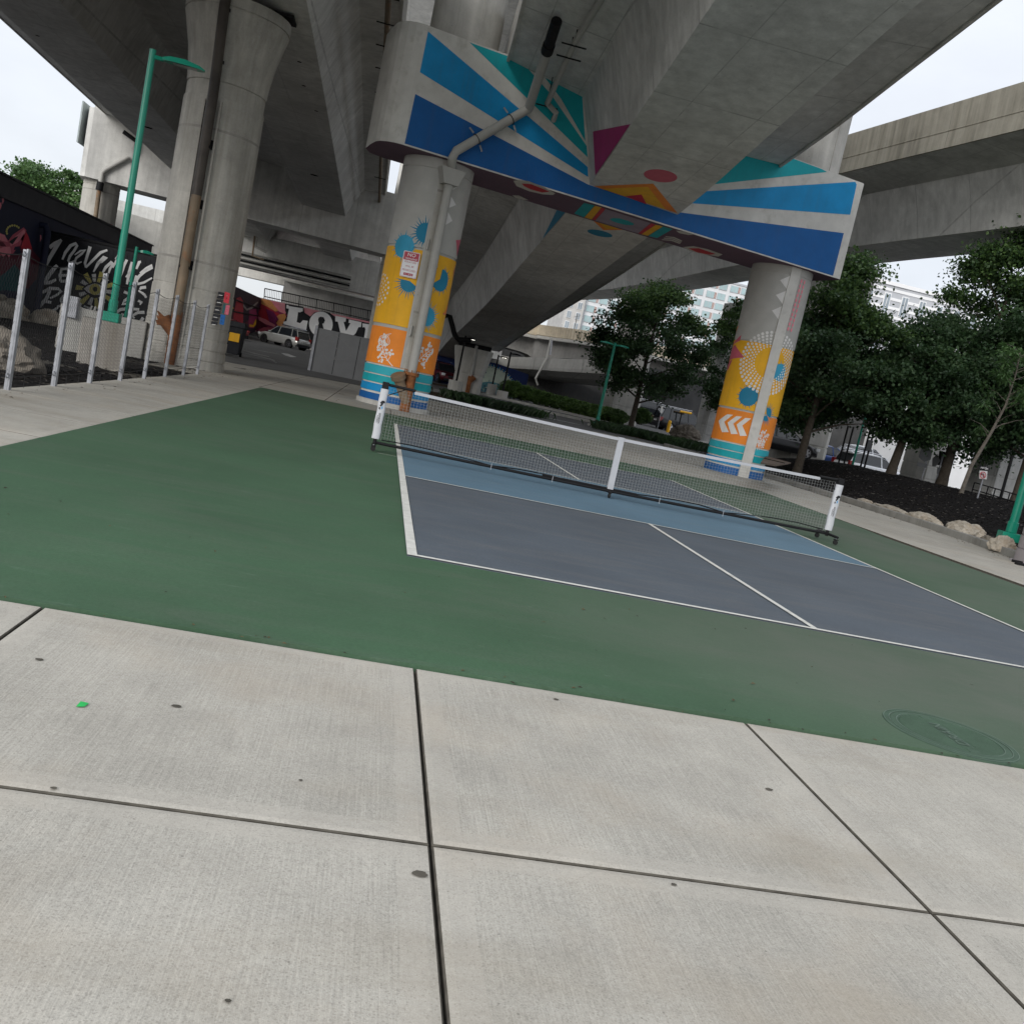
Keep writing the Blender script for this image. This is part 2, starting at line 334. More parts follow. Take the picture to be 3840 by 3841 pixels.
# gum spots and grime trodden into the concrete
for (px,py,r) in [(333,1333,.017),(792,1650,.021),(1048,1320,.013),(1450,1490,.016),(75,1245,.015),(430,1890,.007),(1270,1670,.009),(567,1473,.007),(102,1488,.009)]:
    c=onz((px*1.9886,py*1.9886)); n=16
    pv.poly([(c.x+r*random.uniform(.8,1.15)*math.cos(2*math.pi*i/n),c.y+r*.75*random.uniform(.8,1.15)*math.sin(2*math.pi*i/n),.0035) for i in range(n)],GAP)
structure(pv,'pavement')
jb=MB(); jb.poly([(-40,-30,-.03),(40,-30,-.03),(40,-9.09,-.03),(-40,-9.09,-.03)],GAP); jb.poly([(-9.5,-9.1,-.03),(10.43,-9.1,-.03),(10.43,34,-.03),(-9.5,34,-.03)],GAP)
structure(jb,'joint_bed')
def slabm(pts,z0,z1,mat): 
    m_=MB(); m_.prism([(x,y,z0) for x,y in pts],(0,0,z1-z0),mat); return m_
edge=[(-6.19,-9.066)]+[(-6.19+12.25*i/60,-9.066+.006*math.sin(i*1.7)+.005*math.sin(i*.61)) for i in range(1,60)]+[(6.08,-9.07),(6.1,3.1),(6.28,4.6),(6.41,10.03),(-6.19,10.03)]
structure(slabm(edge,-.05,.006,CGREEN),'green_court_surface')
structure(slabm([(-3.048,-6.706),(3.048,-6.706),(3.048,6.706),(-3.048,6.706)],.0,.010,CBLUE),'blue_court_surface')
structure(slabm([(-3.047,-2.134),(3.047,-2.134),(3.047,2.134),(-3.047,2.134)],.0,.014,CKIT),'kitchen_surface')
ln=MB(); W=.05
def line(x0,x1,y0,y1): ln.add([(x0,y0,.018),(x1,y0,.018),(x1,y1,.018),(x0,y1,.018)],[(0,1,2,3)],CLINE)
line(-3.048,3.048,-6.706,-6.656); line(-3.048,3.048,6.656,6.706)
line(-3.048,-2.978,-6.655,6.655); line(2.998,3.048,-6.655,6.655)
line(-2.977,2.997,-2.159,-2.119); line(-2.977,2.997,2.109,2.159); line(-.025,.025,-6.655,-2.16); line(-.025,.025,2.16,6.655)
line(-3.32,-3.06,-.13,-.115)
structure(ln,'court_lines')

# asphalt path behind the pavement, lot, planting strips
ap=MB(); 
def sheet(mb,pts,dz,mat): mb.poly([(x,y,gz(y)+dz) for x,y in pts],mat)
sheet(ap,[(-8.6,21.3),(-4.3,25.9),(2.6,26.4),(6.6,30.6),(10.4,30.6),(30,30.6),(30,32),(-30,32),(-30,21.3)],.008,ASPHL)
for a,b in ((32,60),(60,109),(109,130)): sheet(ap,[(-60,a),(60,a),(60,b),(-60,b)],.008,ASPHL)
for x0,y0 in ((kd(1110,918)),(kd(1150,1015)),(kd(1470,985))):
    c=ong((x0,y0)); ap.poly([(c.x-.9,c.y-.1,gz(c.y)+.014),(c.x+.9,c.y-.1,gz(c.y)+.014),(c.x+1.2,c.y+.25,gz(c.y)+.014),(c.x-.6,c.y+.25,gz(c.y)+.014)],WHITEP)
a0=[ong(kl(*q)) for q in ((760,1310),(830,1318),(920,1352),(860,1352),(800,1336))]
ap.poly([(p.x,p.y,p.z+.014) for p in a0],plain('worn_arrow_paint',(.42,.42,.41),.8,.3,2))
for q in ([(330,1270),(500,1312),(640,1345),(630,1352),(480,1320)],[(330,1300),(560,1345),(700,1385),(690,1392),(540,1352)],[(420,1262),(640,1300),(780,1330),(600,1300)],[(640,1362),(720,1412),(705,1415),(630,1370)]):
    ap.poly([(p.x,p.y,p.z+.013) for p in [ong(kl(*r)) for r in q]],plain('worn_line_paint',(.21,.21,.20),.8,.3,1.2))
structure(ap,'asphalt_lot')
def kerb_path(name,pts,w,h,mat=None):
    mb=MB(); n=len(pts); o=[]
    for i in range(n):
        a=Vector(pts[max(i-1,0)]);b=Vector(pts[min(i+1,n-1)]); d=(b-a).normalized(); o.append(Vector((-d.y,d.x))*w/2)
    for i in range(n-1):
        p,q=Vector(pts[i]),Vector(pts[i+1]); z0,z1=gz(p.y),gz(q.y)
        vs=[(*(p-o[i]),z0-.1),(*(p+o[i]),z0-.1),(*(p+o[i]),z0+h),(*(p-o[i]),z0+h),(*(q-o[i+1]),z1-.1),(*(q+o[i+1]),z1-.1),(*(q+o[i+1]),z1+h),(*(q-o[i+1]),z1+h)]
        mb.add(vs,[(0,1,2,3),(7,6,5,4),(3,2,6,7),(0,3,7,4),(1,5,6,2)],mat or CONCL)
    return structure(mb,name,bevel=.015)
kerb_path('mound_kerb',[(9.55,2.0),(9.75,4.0),(10.25,6.5),(10.52,9),(10.6,12),(10.65,15.5),(10.5,20),(10.4,26),(10.0,30.2)],.2,.16,concrete('kerb_concrete',(.27,.265,.245),var=.3,stain=(.12,.115,.1)))
kerb_path('planting_kerb',[(-3,36.4),(1.5,40.4),(5.2,42.8),(9.0,42.5),(11,42.0)],.18,.15)
kerb_path('lot_kerb',[(3,52),(8.5,50.5),(13,46),(20,50),(30,60)],.18,.15)
kerb_path('island_kerb',[(-60,91.5),(-30,83.5),(-16,81.5),(0,79.5)],.2,.16)
# ------------------------------------------------------------------ mulch beds and mound
def bed(name,x0,x1,y0,y1,fn,mat,step=.5):
    mb=MB(); nx=int((x1-x0)/step)+1; ny=int((y1-y0)/step)+1
    mb.add([(x0+(x1-x0)*i/(nx-1),y0+(y1-y0)*j/(ny-1),fn(x0+(x1-x0)*i/(nx-1),y0+(y1-y0)*j/(ny-1))) for j in range(ny) for i in range(nx)],
           [(j*nx+i,j*nx+i+1,(j+1)*nx+i+1,(j+1)*nx+i) for j in range(ny-1) for i in range(nx-1)],mat)
    return structure(mb,name,smooth=60)
def ss(a,b,x):
    t=max(0,min(1,(x-a)/(b-a))); return t*t*(3-2*t)
def kerbx(y):
    P=[(2,9.55),(4,9.75),(6.5,10.25),(9,10.52),(12,10.6),(15.5,10.65),(20,10.5),(26,10.4),(30.2,10.0),(60,10)]
    for (a,xa),(b,xb) in zip(P,P[1:]):
        if a<=y<=b: return xa+(xb-xa)*(y-a)/(b-a)
    return P[0][1]
def mound(x,y):
    e=ss(0,5.5,x-kerbx(max(2,y))-.05); e2=ss(30.5,25,y)*ss(-2,3,y)
    z=.08+.95*e*e2*(1-.5*ss(18,26,x))+.05*noise.noise(Vector((x*.8,y*.8,0)))*e+.02*noise.noise(Vector((x*4,y*4,3)))
    return z if x>kerbx(max(2,y))+.05 else -.1
bed('mulch_mound',9.6,30,.5,30.5,mound,MULCH,.25)
def leftbed(x,y): return -.02+.05*noise.noise(Vector((x*.7,y*.7,1)))+.02*noise.noise(Vector((x*4,y*4,3)))-.22*ss(-8.5,-12,x)*ss(20,24,y)*0
bed('mulch_bed',-26,-7.78,-6,30,leftbed,MULCH,.3)
# ------------------------------------------------------------------ loose things on the ground
sc=onz((155*1.9886,1331*1.9886))
m_=MB(); m_.add([(-.012,-.021,0),(.013,-.018,.003),(.016,.020,.001),(-.010,.018,.004),(.001,0,.0015)],[(0,1,4),(1,2,4),(2,3,4),(3,0,4)],plain('green_scrap',(.03,.42,.10),.5)); shift(m_,(0,0,0))
o=m_.build('paper_scrap'); o.location=(sc.x,sc.y,.003); tag(o,'small bright green scrap lying on the foreground concrete','scrap')
# manhole cover painted with the court
mh=thing('manhole_cover','round drain cover painted green with the court at its front edge','manhole cover',(-.245,-8.765,.006))
MHG=plain('cover_green_paint',(.056,.098,.066),.7,.14,8,bump=.3); MHL=plain('worn_green_paint',(.12,.17,.135),.65,.2,9)
b_=MB(); b_.lathe([(.335,-.02),(.335,.001),(.325,.003),(.305,.003),(.302,-.001)],MHG,48,capt=False); b_.build('rim',mh,smooth=30)
b_=MB(); b_.lathe([(.298,-.02),(.298,.002),(.292,.004),(.262,.004),(.26,.001)],MHG,48)
for i in range(-13,14):
    x=i*.019; h=math.sqrt(.25**2-x*x); 
    for y0,y1 in ((-h,-.05),(.05,h)) if abs(x)<.155 else ((-h,h),): 
        if y1>y0: b_.box(x-.0045,x+.0045,y0,y1,.001,.0032,MHG)
for sgn in (-1,1): b_.box(-.022+sgn*.225,.022+sgn*.225,-.03,.03,.001,.0045,MHG)
vs,fs=text_mesh('DRAIN',.1); b_.add([(x*1.0,y*.9,.0048) for x,y,z in vs],fs,MHG); b_.add([(x*1.0,y*.9,.004) for x,y,z in vs],[f[::-1] for f in fs],MHG)
lid=b_.build('lid',mh); lid.rotation_euler=(0,0,R(88))
lt=MB(); lt.add([(x,y*.9,.0052) for x,y,z in vs],fs,MHL); l_=lt.build('lettering',lid)

b_=MB()
for r0,r1 in ((.300,.304),(.327,.331),(.262,.266)): b_.add([(r*math.cos(2*math.pi*i/48),r*math.sin(2*math.pi*i/48),.0052) for r in (r0,r1) for i in range(48)],[(i,(i+1)%48,48+(i+1)%48,48+i) for i in range(48)],MHL)
b_.build('edge_ring',mh)
# ------------------------------------------------------------------ portable net
net=thing('court_net','portable pickleball net with white sleeves and black wheeled base across the blue court','sports net',(0,.06,.018))
def topz(x): return .868+.046*(abs(x)/3.3)**1.3
b_=MB(); b_.tube([(-3.36,0,.115),(-1.0,0,.10),(0,0,.095),(1,0,.10),(3.36,0,.115)],.021,BLACKM,8); b_.build('base_bar',net,smooth=60)
for s_ in (-1,1):
    b_=MB(); b_.tube([(s_*3.385,0,.08),(s_*3.385,0,.95)],.024,BLACKM,8); b_.box(s_*3.385-.045,s_*3.385+.045,-.035,.035,.86,.955,BLACKM); post=b_.build('post',net,smooth=50)
    b_=MB(); n=7; w=.055
    for k in range(n):
        z0,z1=.17+.69*k/n,.17+.69*(k+1)/n; j0=.004*math.sin(k*2.1);j1=.004*math.sin((k+1)*2.1)
        b_.add([(s_*3.385+x*w+(j0 if z==z0 else j1),y*.038,z) for z in (z0,z1) for x,y in ((-1,-.4),(-.6,-1),(.6,-1),(1,-.4),(1,.4),(.6,1),(-.6,1),(-1,.4))],[(i,(i+1)%8,8+(i+1)%8,8+i) for i in range(8)],TARP)
    sl=b_.build('sleeve',post,smooth=60,weld=True)
    b_=MB(); cx=s_*3.385; yy=-.043   # small black emblem and lettering run down the sleeve
    b_.poly([(cx+x,yy,z) for x,z in ((-.03,.665),(-.005,.70),(.025,.70),(.04,.675),(.015,.665),(.01,.64),(-.012,.615),(-.028,.63),(-.012,.65))],BLACKP)
    b_.poly([(cx+x,yy,z) for x,z in ((.0,.61),(.012,.63),(.016,.60),(.004,.575))],BLUE); b_.poly([(cx+x,yy,z) for x,z in ((-.03,.61),(-.012,.60),(-.02,.57),(-.034,.585))],BLACKP)
    b_.build('emblem',post); b_=MB()
    vs,fs=text_mesh('amazin',.052); b_.add([(cx-y,yy,.47-x) if False else (cx+y,yy,.455-x) for x,y,z in vs],fs,BLACKP)
    b_.build('lettering',post); b_=MB()
    vs,fs=text_mesh('PICKLEBALL',.02); b_.add([(cx+y-.03,yy,.44-x) for x,y,z in vs],fs,BLACKP)
    b_.build('lettering',post)
    b_=MB(); b_.tube([(s_*3.385,0,.925),(s_*(2.97 if s_<0 else 3.05),0,.918)],.019,BLACKM,8); b_.tube([(s_*3.385,0,.75),(s_*3.12,0,.9)],.007,BLACKM,6); b_.build('top_rod',net,smooth=60)
    b_=MB(); b_.tube([(s_*3.39,-.33 if s_>0 else -.12,.115),(s_*3.39,.33 if s_>0 else .12,.115)],.02,BLACKM,8); ft=b_.build('foot_bar',net,smooth=60)
    for y in ((-.3,.3) if s_>0 else (-.1,.1)):
        b_=MB(); b_.tube([(s_*3.39,y-.014,.036),(s_*3.39,y+.014,.036)],.034,RUBBER,14); b_.tube([(s_*3.39,y,.04),(s_*3.39,y,.115)],.011,CHROME,6); b_.box(s_*3.39-.03,s_*3.39+.03,y-.02,y+.02,.07,.085,BLACKM); b_.build('caster',ft,smooth=50)
b_=MB(); b_.tube([(-.014,-.05,.036),(.014,-.05,.036)],.034,RUBBER,14); b_.tube([(0,-.05,.04),(0,-.02,.11)],.012,BLACKM,6); b_.box(-.025,.025,-.07,0,.07,.09,BLACKM); b_.build('caster',net,smooth=50)
# mesh
b_=MB(); x0,x1=-3.31,3.31; nv=150; rw=.0014
def zb(x): return .155+.03*math.sin(x*3.2)*.25
for i in range(nv+1):
    x=x0+(x1-x0)*i/nv
    wob=.004*math.sin(i*1.3)
    b_.tube([(x,0,zb(x)),(x+wob,.006*math.sin(i),.5),(x,0,topz(x)-.03)],rw,CORD,3,cap=False)
nh=18
for j in range(nh+1):
    t=j/nh; pts=[]
    for i in range(61):
        x=x0+(x1-x0)*i/60; zz=zb(x)+(topz(x)-.03-zb(x))*t; pts.append((x,.008*math.sin(x*2+j),zz+.005*math.sin(x*9+j*.7)*(1-t)))
    b_.tube(pts,rw,CORD,3,cap=False)
b_.build('net_mesh',net)
b_=MB(); pts=[-2.98+(6.04)*i/40 for i in range(41)]
for a,c in zip(pts,pts[1:]):
    za,zc=topz(a),topz(c); e=.02
    for q in (-.013,.013):
        b_.add([(a,q,za-.040),(c,q,zc-.040),(c,q,zc),(a,q,za)],[(0,1,2,3) if q<0 else (3,2,1,0)],TAPE)
    b_.add([(a,-.013,za),(c,-.013,zc),(c,.013,zc),(a,.013,za)],[(0,1,2,3)],TAPE)
b_.build('top_tape',net,weld=True,smooth=40)
b_=MB(); b_.box(-.043,.043,-.022,-.016,.125,.875,TAPE); b_.box(-.043,.043,.016,.022,.125,.875,TAPE); b_.box(-.05,.05,-.0155,.0155,.868,.878,TAPE); b_.build('center_strap',net)
b_=MB()
def arch(xa,xb,h,za=.125): return [(xa+(xb-xa)*i/16,-.012,za+h*4*(i/16)*(1-i/16)) for i in range(17)]
b_.tube([(-3.3,0,.165),(-2.9,0,.175),(-2.5,0,.165),(-2.1,0,.145),(-1.75,0,.118)],.008,BLACKM,6); b_.tube([(-1.72,0,.12),(-1.35,0,.145),(-1.0,0,.15),(-.6,0,.135),(-.3,0,.118)],.009,BLACKM,6)
b_.tube([(3.3,0,.165),(2.9,0,.19),(2.5,0,.185),(2.1,0,.155),(1.75,0,.118)],.008,BLACKM,6); b_.tube([(1.72,0,.12),(1.35,0,.16),(1.0,0,.16),(.6,0,.14),(.3,0,.118)],.009,BLACKM,6)
b_.tube([(-1.0,0,.13),(-.3,0,.124),(.4,0,.12)],.02,BLACKM,6); b_.build('bottom_rod',net,smooth=60)
for x in (-1.74,-.85,.75,1.73): b_=MB(); b_.tube([(x,-.024,.15),(x,-.024,.06)],.004,TAPE,5); b_.build('tie',net)

# ------------------------------------------------------------------ wire fence
PY=[-4.35,-2.8,-1.23,.35,1.9,3.55,5.15,6.8,8.55,10.1]; FX=-7.66
fen=thing('wire_fence','low diamond wire mesh fence on flat galvanised posts along the pavement','fence',(FX,0,0))
for i,y in enumerate(PY):
    b_=MB(); b_.box(-.008,.012,y-.04,y+.04,-.03,1.64,GALV); b_.box(-.045,-.008,y-.04,y-.033,-.03,1.63,GALV); b_.box(-.045,-.008,y+.033,y+.04,-.03,1.63,GALV)
    po=b_.build('post',fen,bevel=.006)
    for z in (.17,1.575):
     b_=MB(); b_.tube([(-.012,y-.05+ .028*math.cos(a)-.028,z+.028*math.sin(a)) for a in [2*math.pi*k/12 for k in range(13)]],.007,GALV,5); b_.build('loop',po,smooth=60)
for a,c in zip(PY,PY[1:]):
    b_=MB(); a0,c0=a+.05,c-.05; L=c0-a0
    def sag(y): t=(y-a0)/L; return 1.575-.10*4*t*(1-t)*.6
    def low(y): t=(y-a0)/L; return .16-.02*4*t*(1-t)
    b_.tube([(-.03,a0+L*i/8,sag(a0+L*i/8)) for i in range(9)],.006,WIRE,5); b_.tube([(-.03,a0+L*i/8,low(a0+L*i/8)) for i in range(9)],.006,WIRE,5)
    sp=.078; sl=1.45; n=int((L+1.5/sl)/sp)+2
    for sg in (1,-1):
        for k in range(n):
            y=a0-1.5/sl+k*sp if sg>0 else a0+k*sp
            pts=[]
            for q in range(0,25):
                z=.12+1.5*q/24; yy=y+sg*(z-.12)/sl
                if a0<=yy<=c0 and low(yy)<=z<=sag(yy): pts.append((-.03+.002*sg,yy,z))
            if len(pts)>1: b_.tube([pts[0],pts[-1]],.0018,WIRE,3,cap=False)
    for y in (a0+L*.33,a0+L*.7): b_.tube([(-.03,y,.15),(-.03,y,.0)],.003,WIRE,5)
    b_.build('wire_mesh',fen)
# ------------------------------------------------------------------ painted bent: two columns and the cap beam
PL=Vector((-3.05,13.85,0)); PR=Vector((8.22,16.6,0)); U=(PR-PL).normalized(); NN=Vector((-U.y,U.x,0)); UZ=Vector((0,0,1))
def cp(s,z,off=-1.15): return PL+U*s+NN*off+UZ*z
def wrapfn(c,r): return lambda a,z:(c.x+r*math.cos(R(a)),c.y+r*math.sin(R(a)),z)
class Wrap:
    """paint laid on a round shaft: 2D outlines in (arc length m, height) are subdivided and bent round it"""
    def __init__(s,mb,c,r): s.mb=mb;s.c=c;s.r=r;s.k=0
    def poly(s,pts,mat,lay=1,maxl=.09):
        r=s.r+.0035*lay
        for t in subdiv(tris(pts),maxl):
            vs=[(s.c.x+r*math.cos(a/s.r),s.c.y+r*math.sin(a/s.r),z) for a,z in t]
            n=(Vector(vs[1])-Vector(vs[0])).cross(Vector(vs[2])-Vector(vs[0]))
            if n.dot(Vector((vs[0][0]-s.c.x,vs[0][1]-s.c.y,0)))<0: vs=vs[::-1]
            s.mb.add(vs,[(0,1,2)],mat)
    def A(s,deg): return s.r*R(deg)
    def px(s,p):
        q=oncyl(p,s.c.x,s.c.y,s.r); a=math.atan2(q.y-s.c.y,q.x-s.c.x)%(2*math.pi); return (a*s.r,q.z)
def burst(w,c,rad,mat,a0,a1,n=26,core=.55,lay=1):
    cx,cz=c; k=0
    # solid core with spiky rays over part of the circle
    am=R((a0+a1)/2); part=(a1-a0)<250; ring=[(cx+rad*core*math.cos(R(a0+(a1-a0)*i/14)),cz+rad*core*math.sin(R(a0+(a1-a0)*i/14))) for i in range(15)]
    if part: ring=[(cx-rad*.12*math.cos(am),cz-rad*.12*math.sin(am))]+ring
    w.poly(ring,mat,lay)
    for i in range(n):
        a=R(a0+(a1-a0)*(i+.5)/n); d=R((a1-a0)/n*.5); rr=rad*(.9+.16*math.sin(i*2.4))
        w.poly([(cx+rad*core*.8*math.cos(a-d),cz+rad*core*.8*math.sin(a-d)),(cx+rr*math.cos(a),cz+rr*math.sin(a)),(cx+rad*core*.8*math.cos(a+d),cz+rad*core*.8*math.sin(a+d))],mat,lay,.2)
def sprig(w,base,tip,mat,seed,sc=1.0,lay=1):
    rnd=random.Random(seed); dx,dz=tip[0]-base[0],tip[1]-base[1]; L=math.hypot(dx,dz); ux,uz=dx/L,dz/L; nx,nz=-uz,ux
    def st(a,b,wd):
        l=math.hypot(b[0]-a[0],b[1]-a[1]) or 1; ox,oz=-(b[1]-a[1])/l*wd,(b[0]-a[0])/l*wd
        w.poly([(a[0]-ox,a[1]-oz),(b[0]-ox,b[1]-oz),(b[0]+ox,b[1]+oz),(a[0]+ox,a[1]+oz)],mat,lay,.3)
    P=[(base[0]+dx*t+nx*.1*L*math.sin(t*3),base[1]+dz*t+nz*.1*L*math.sin(t*3)) for t in [i/8 for i in range(9)]]
    for a,b in zip(P,P[1:]): st(a,b,.010*sc)
    for i in range(2,9):
        for sg in (-1,1):
            l=(.16+.05*rnd.random())*sc*(1.15-.06*i); b=(P[i][0]+(ux*.55+nx*sg*.8)*l,P[i][1]+(uz*.55+nz*sg*.8)*l); st(P[i],b,.007*sc)
            for q in range(3):
                e=(b[0]+rnd.uniform(-.065,.065)*sc,b[1]+rnd.uniform(-.055,.06)*sc); st(b,e,.005*sc); w.poly(ell(e[0],e[1],.031*sc,.031*sc,0,9),mat,lay+.3,.2)
def shaft(b_,c,r,bands,n=64,groove=()):
    prof=[];ms=[]
    for z0,z1,mat,rr in bands:
        prof+= [(rr,z0),(rr,z1)]; ms+= [mat,bands[0][2]]
    b_.lathe(prof,ms[:-1]+[ms[-1]],n,(c.x,c.y))
def upper_column(name,label,c):
    t=thing(name,label,'column',(c.x,c.y,9.6)); b_=MB(); b_.lathe([(.95,0),(.95,1.9),(.94,1.91),(.94,1.93),(.95,1.94),(.95,6)],CONCL,56)
    b_.build('shaft',t,smooth=30); b_=MB()
    for a in (R(252),R(292)):
        d=Vector((math.cos(a),math.sin(a),0)); e=Vector((-d.y,d.x,0)); b_.prism([d*.93+e*-.03,d*.97+e*-.03,d*.97+e*.03,d*.93+e*.03],(0,0,5.9),CONCL)
    b_.build('rib',t); return t
# left painted column
r=.96; GR=GREYP
t=thing('painted_column','round column with orange, yellow and blue bands, a no trespassing sign and a drain pipe','column',(PL.x,PL.y,0))
o=Vector((0,0,0)); b_=MB()
shaft(b_,o,r,[(0,.11,CONCL,r+.06),(.11,.12,CONCL,r+.06),(.13,.31,BLUE_D,r),(.315,.365,CREAM,r-.03),(.37,.57,BLUE,r),(.575,.605,CREAM,r-.03),(.61,.81,TEAL,r),(.815,.84,CREAM,r-.03),(.845,1.065,CYAN,r),(1.07,1.105,CREAM,r-.03),
  (1.11,2.1,ORA,r),(2.105,2.185,GR,r-.025),(2.19,4.25,YEL,r),(4.255,4.31,GR,r-.03),(4.315,6.36,GR,r),(6.365,6.38,GR,r-.02),(6.385,6.70,GR,r)])
# the first entry fixes the groove colour
wl=Wrap(b_,o,r)
class WL(Wrap): pass
def P8(x,y):
    q=oncyl(k8(x,y),PL.x,PL.y,r); a=math.atan2(q.y-PL.y,q.x-PL.x)%(2*math.pi); return (a*r,q.z)
def P2(x,y):
    q=oncyl(k2(x,y),PL.x,PL.y,r); a=math.atan2(q.y-PL.y,q.x-PL.x)%(2*math.pi); return (a*r,q.z)
burst(wl,P2(478,1318),.47,BURST,80,285,15); burst(wl,P8(475,190),.42,BURSTL,0,359,26,.72)
burst(wl,P8(525,545),.47,BURST,165,345,15,.5); burst(wl,P8(835,520),.42,BURST,-150,95,24,.70,1); burst(wl,P8(700,870),.46,BURSTL,-110,100,18,.55)
for tr in ([(625,1010),(667,1052),(607,1088)],[(612,1095),(648,1160),(588,1185)],[(595,1180),(628,1250),(568,1285)]):
    wl.poly([P2(*q) for q in tr],WHITEP)
rnd=random.Random(3); cx,cz=P8(262,610)
for ring,(nn,rr,ds) in enumerate([(6,.11,.026),(10,.2,.03),(14,.30,.033),(18,.41,.036)]):
    for i in range(nn):
        a=2*math.pi*(i+.5*ring)/nn; wl.poly(ell(cx-.08+rr*math.cos(a),cz+rr*1.02*math.sin(a),ds,ds,0,10),WHITEP)
sprig(wl,P8(368,1350),P8(265,1100),WHITEP,1,1.05); sprig(wl,P8(560,1390),P8(735,1195),WHITEP,2,1.05)
gr=[P8(*q) for q in ((285,1050),(250,1060),(232,1100),(240,1130),(265,1145),(300,1150),(335,1135),(340,1100),(325,1065),(300,1045),(330,1040),(355,1035))]
for q in range(3):
    for a,c in zip(gr,gr[1:]):
        l=math.hypot(c[0]-a[0],c[1]-a[1]) or 1; ox,oz=-(c[1]-a[1])/l*.008,(c[0]-a[0])/l*.008; s_=1-.3*q; m0=P8(290,1095)
        f=lambda p:(m0[0]+(p[0]-m0[0])*s_,m0[1]+(p[1]-m0[1])*s_); wl.poly([f((a[0]-ox,a[1]-oz)),f((c[0]-ox,c[1]-oz)),f((c[0]+ox,c[1]+oz)),f((a[0]+ox,a[1]+oz))],WHITEP,1.2,.4)
for pl,mt in (([(978,130),(1025,125),(1000,240),(985,290)],PINKD),([(1005,190),(1025,170),(1012,380),(1000,385)],NAVY),([(975,360),(962,420),(945,520),(955,430)],PINKD),([(935,560),(912,700),(880,800),(850,845),(880,850),(905,780)],ORA),([(848,835),(862,852),(885,850),(875,835)],PINKD)):
    wl.poly([P8(*q) for q in pl],mt,1.3)
b_.build('shaft',t,smooth=25)
# flat strip the pipe runs down, with its recess
b_=MB()
for a0,a1,dz in ((269.5,273.5,.012),(273.5,289,.004),(289,292.5,.012)):
    for k in range(6):
        aa,bb=R(a0+(a1-a0)*k/6),R(a0+(a1-a0)*(k+1)/6); rr=r+dz
        b_.add([(rr*math.cos(aa),rr*math.sin(aa),1.12),(rr*math.cos(bb),rr*math.sin(bb),1.12),(rr*math.cos(bb),rr*math.sin(bb),6.6),(rr*math.cos(aa),rr*math.sin(aa),6.6)],[(0,1,2,3)],GR if dz>.01 else CONCCOL)
b_.build('pipe_strip',t,smooth=30)
# right painted column
t=thing('painted_column','round column with orange and yellow bands, white arrows and a ring of white dots','column',(PR.x,PR.y,0))
b_=MB()
shaft(b_,o,r,[(-.05,.0,CREAM,r+.01),(.0,.235,BLUE_D,r),(.24,.28,CREAM,r-.03),(.285,.47,BLUE,r),(.475,.51,CREAM,r-.03),(.515,.72,TEAL,r),(.725,.745,CREAM,r-.03),(.75,.96,CYAN,r),(.965,1.0,CREAM,r-.03),
  (1.005,2.02,ORA,r),(2.025,2.08,GR,r-.025),(2.085,4.2,YEL,r),(4.205,4.235,GR,r-.03),(4.24,6.39,GR,r),(6.395,6.42,GR,r-.02),(6.425,6.72,GR,r)])
wr=Wrap(b_,o,r)
def PRp(x,y,f=kR):
    q=oncyl(f(x,y),PR.x,PR.y,r); a=math.atan2(q.y-PR.y,q.x-PR.x)%(2*math.pi); return (a*r,q.z)
for tr in ([(393,235),(370,328),(323,265)],[(369,333),(343,428),(296,362)],[(343,433),(315,528),(270,465)]): wr.poly([PRp(*q) for q in tr],WHITEP)
for i in range(11):
    for j,(x0,y0,x1,y1) in enumerate(((463,272,376,585),(482,280,396,593))): wr.poly(ell(*PRp(x0+(x1-x0)*i/10,y0+(y1-y0)*i/10),.036,.062,0,12),PINK,4.2)
ccx,ccz=PRp(262,812)
for k,(rr,ds,nn) in enumerate([(.52,.024,34),(.59,.028,36),(.67,.032,38),(.76,.037,40),(.86,.043,42),(.96,.047,44)]):
    for i in range(nn):
        a=2*math.pi*(i+.5*(k%2))/nn; wr.poly(ell(ccx+rr*math.cos(a),ccz+rr*.99*math.sin(a),ds,ds,0,10),WHITEP,1.2)
burst(wr,PRp(322,872),.36,BURSTL,20,340,26,.75); burst(wr,PRp(115,1030),.40,BURST,20,350,30,.76); burst(wr,PRp(240,1140),.36,BURST,-50,120,12,.45); burst(wr,PRp(233,1165),.34,BURST,180,330,11,.4)
for dx in (0,-64,-128):
    pts=[(133,1176),(95,1172),(38,1215),(60,1290),(105,1290),(75,1222)]
    wr.poly([PRp(x+dx*.92,y+dx*.19) for x,y in pts],WHITEP,1.4)
fl=[[(-12,570),(55,562),(30,620),(-10,650)],[(-20,690),(35,660),(70,625),(60,665),(0,700)],[(-30,720),(30,690),(75,755),(88,775),(20,780),(-20,800)],[(-10,800),(10,790),(-15,850),(-40,860)]]
for f_,mt in zip(fl,(ORA,PINKD,PINKD,PINKD)): wr.poly([PRp(*q) for q in f_],mt,1.4)
for f_ in ([(1540,0),(1595,0),(1575,40),(1550,105),(1535,70)],[(1505,365),(1500,400),(1478,470),(1432,440),(1465,405)],[(1475,480),(1425,470),(1395,560),(1395,610),(1440,560)],[(1390,615),(1415,665),(1412,780),(1395,735),(1360,730),(1370,680)]): wr.poly([PRp(x,y,kq) for x,y in f_],PINKD,1.4)
sprig(wr,PRp(170,1385),PRp(230,1285),WHITEP,5,.9); sprig(wr,PRp(186,1385),PRp(205,1330),WHITEP,6,.5)
b_.build('shaft',t,smooth=25)
b_=MB(); a0,a1=R(258.5),R(277.5)
e0=Vector((math.cos(a0),math.sin(a0),0)); e1=Vector((math.cos(a1),math.sin(a1),0)); m0=Vector((math.cos(R(264.5)),math.sin(R(264.5)),0)); m1=Vector((math.cos(R(283)),math.sin(R(283)),0))
q=[e0*.955,e0*1.035,e1*1.035,e1*.955]
q2=[m0*.955,m0*.985,m1*.985,m1*.955]
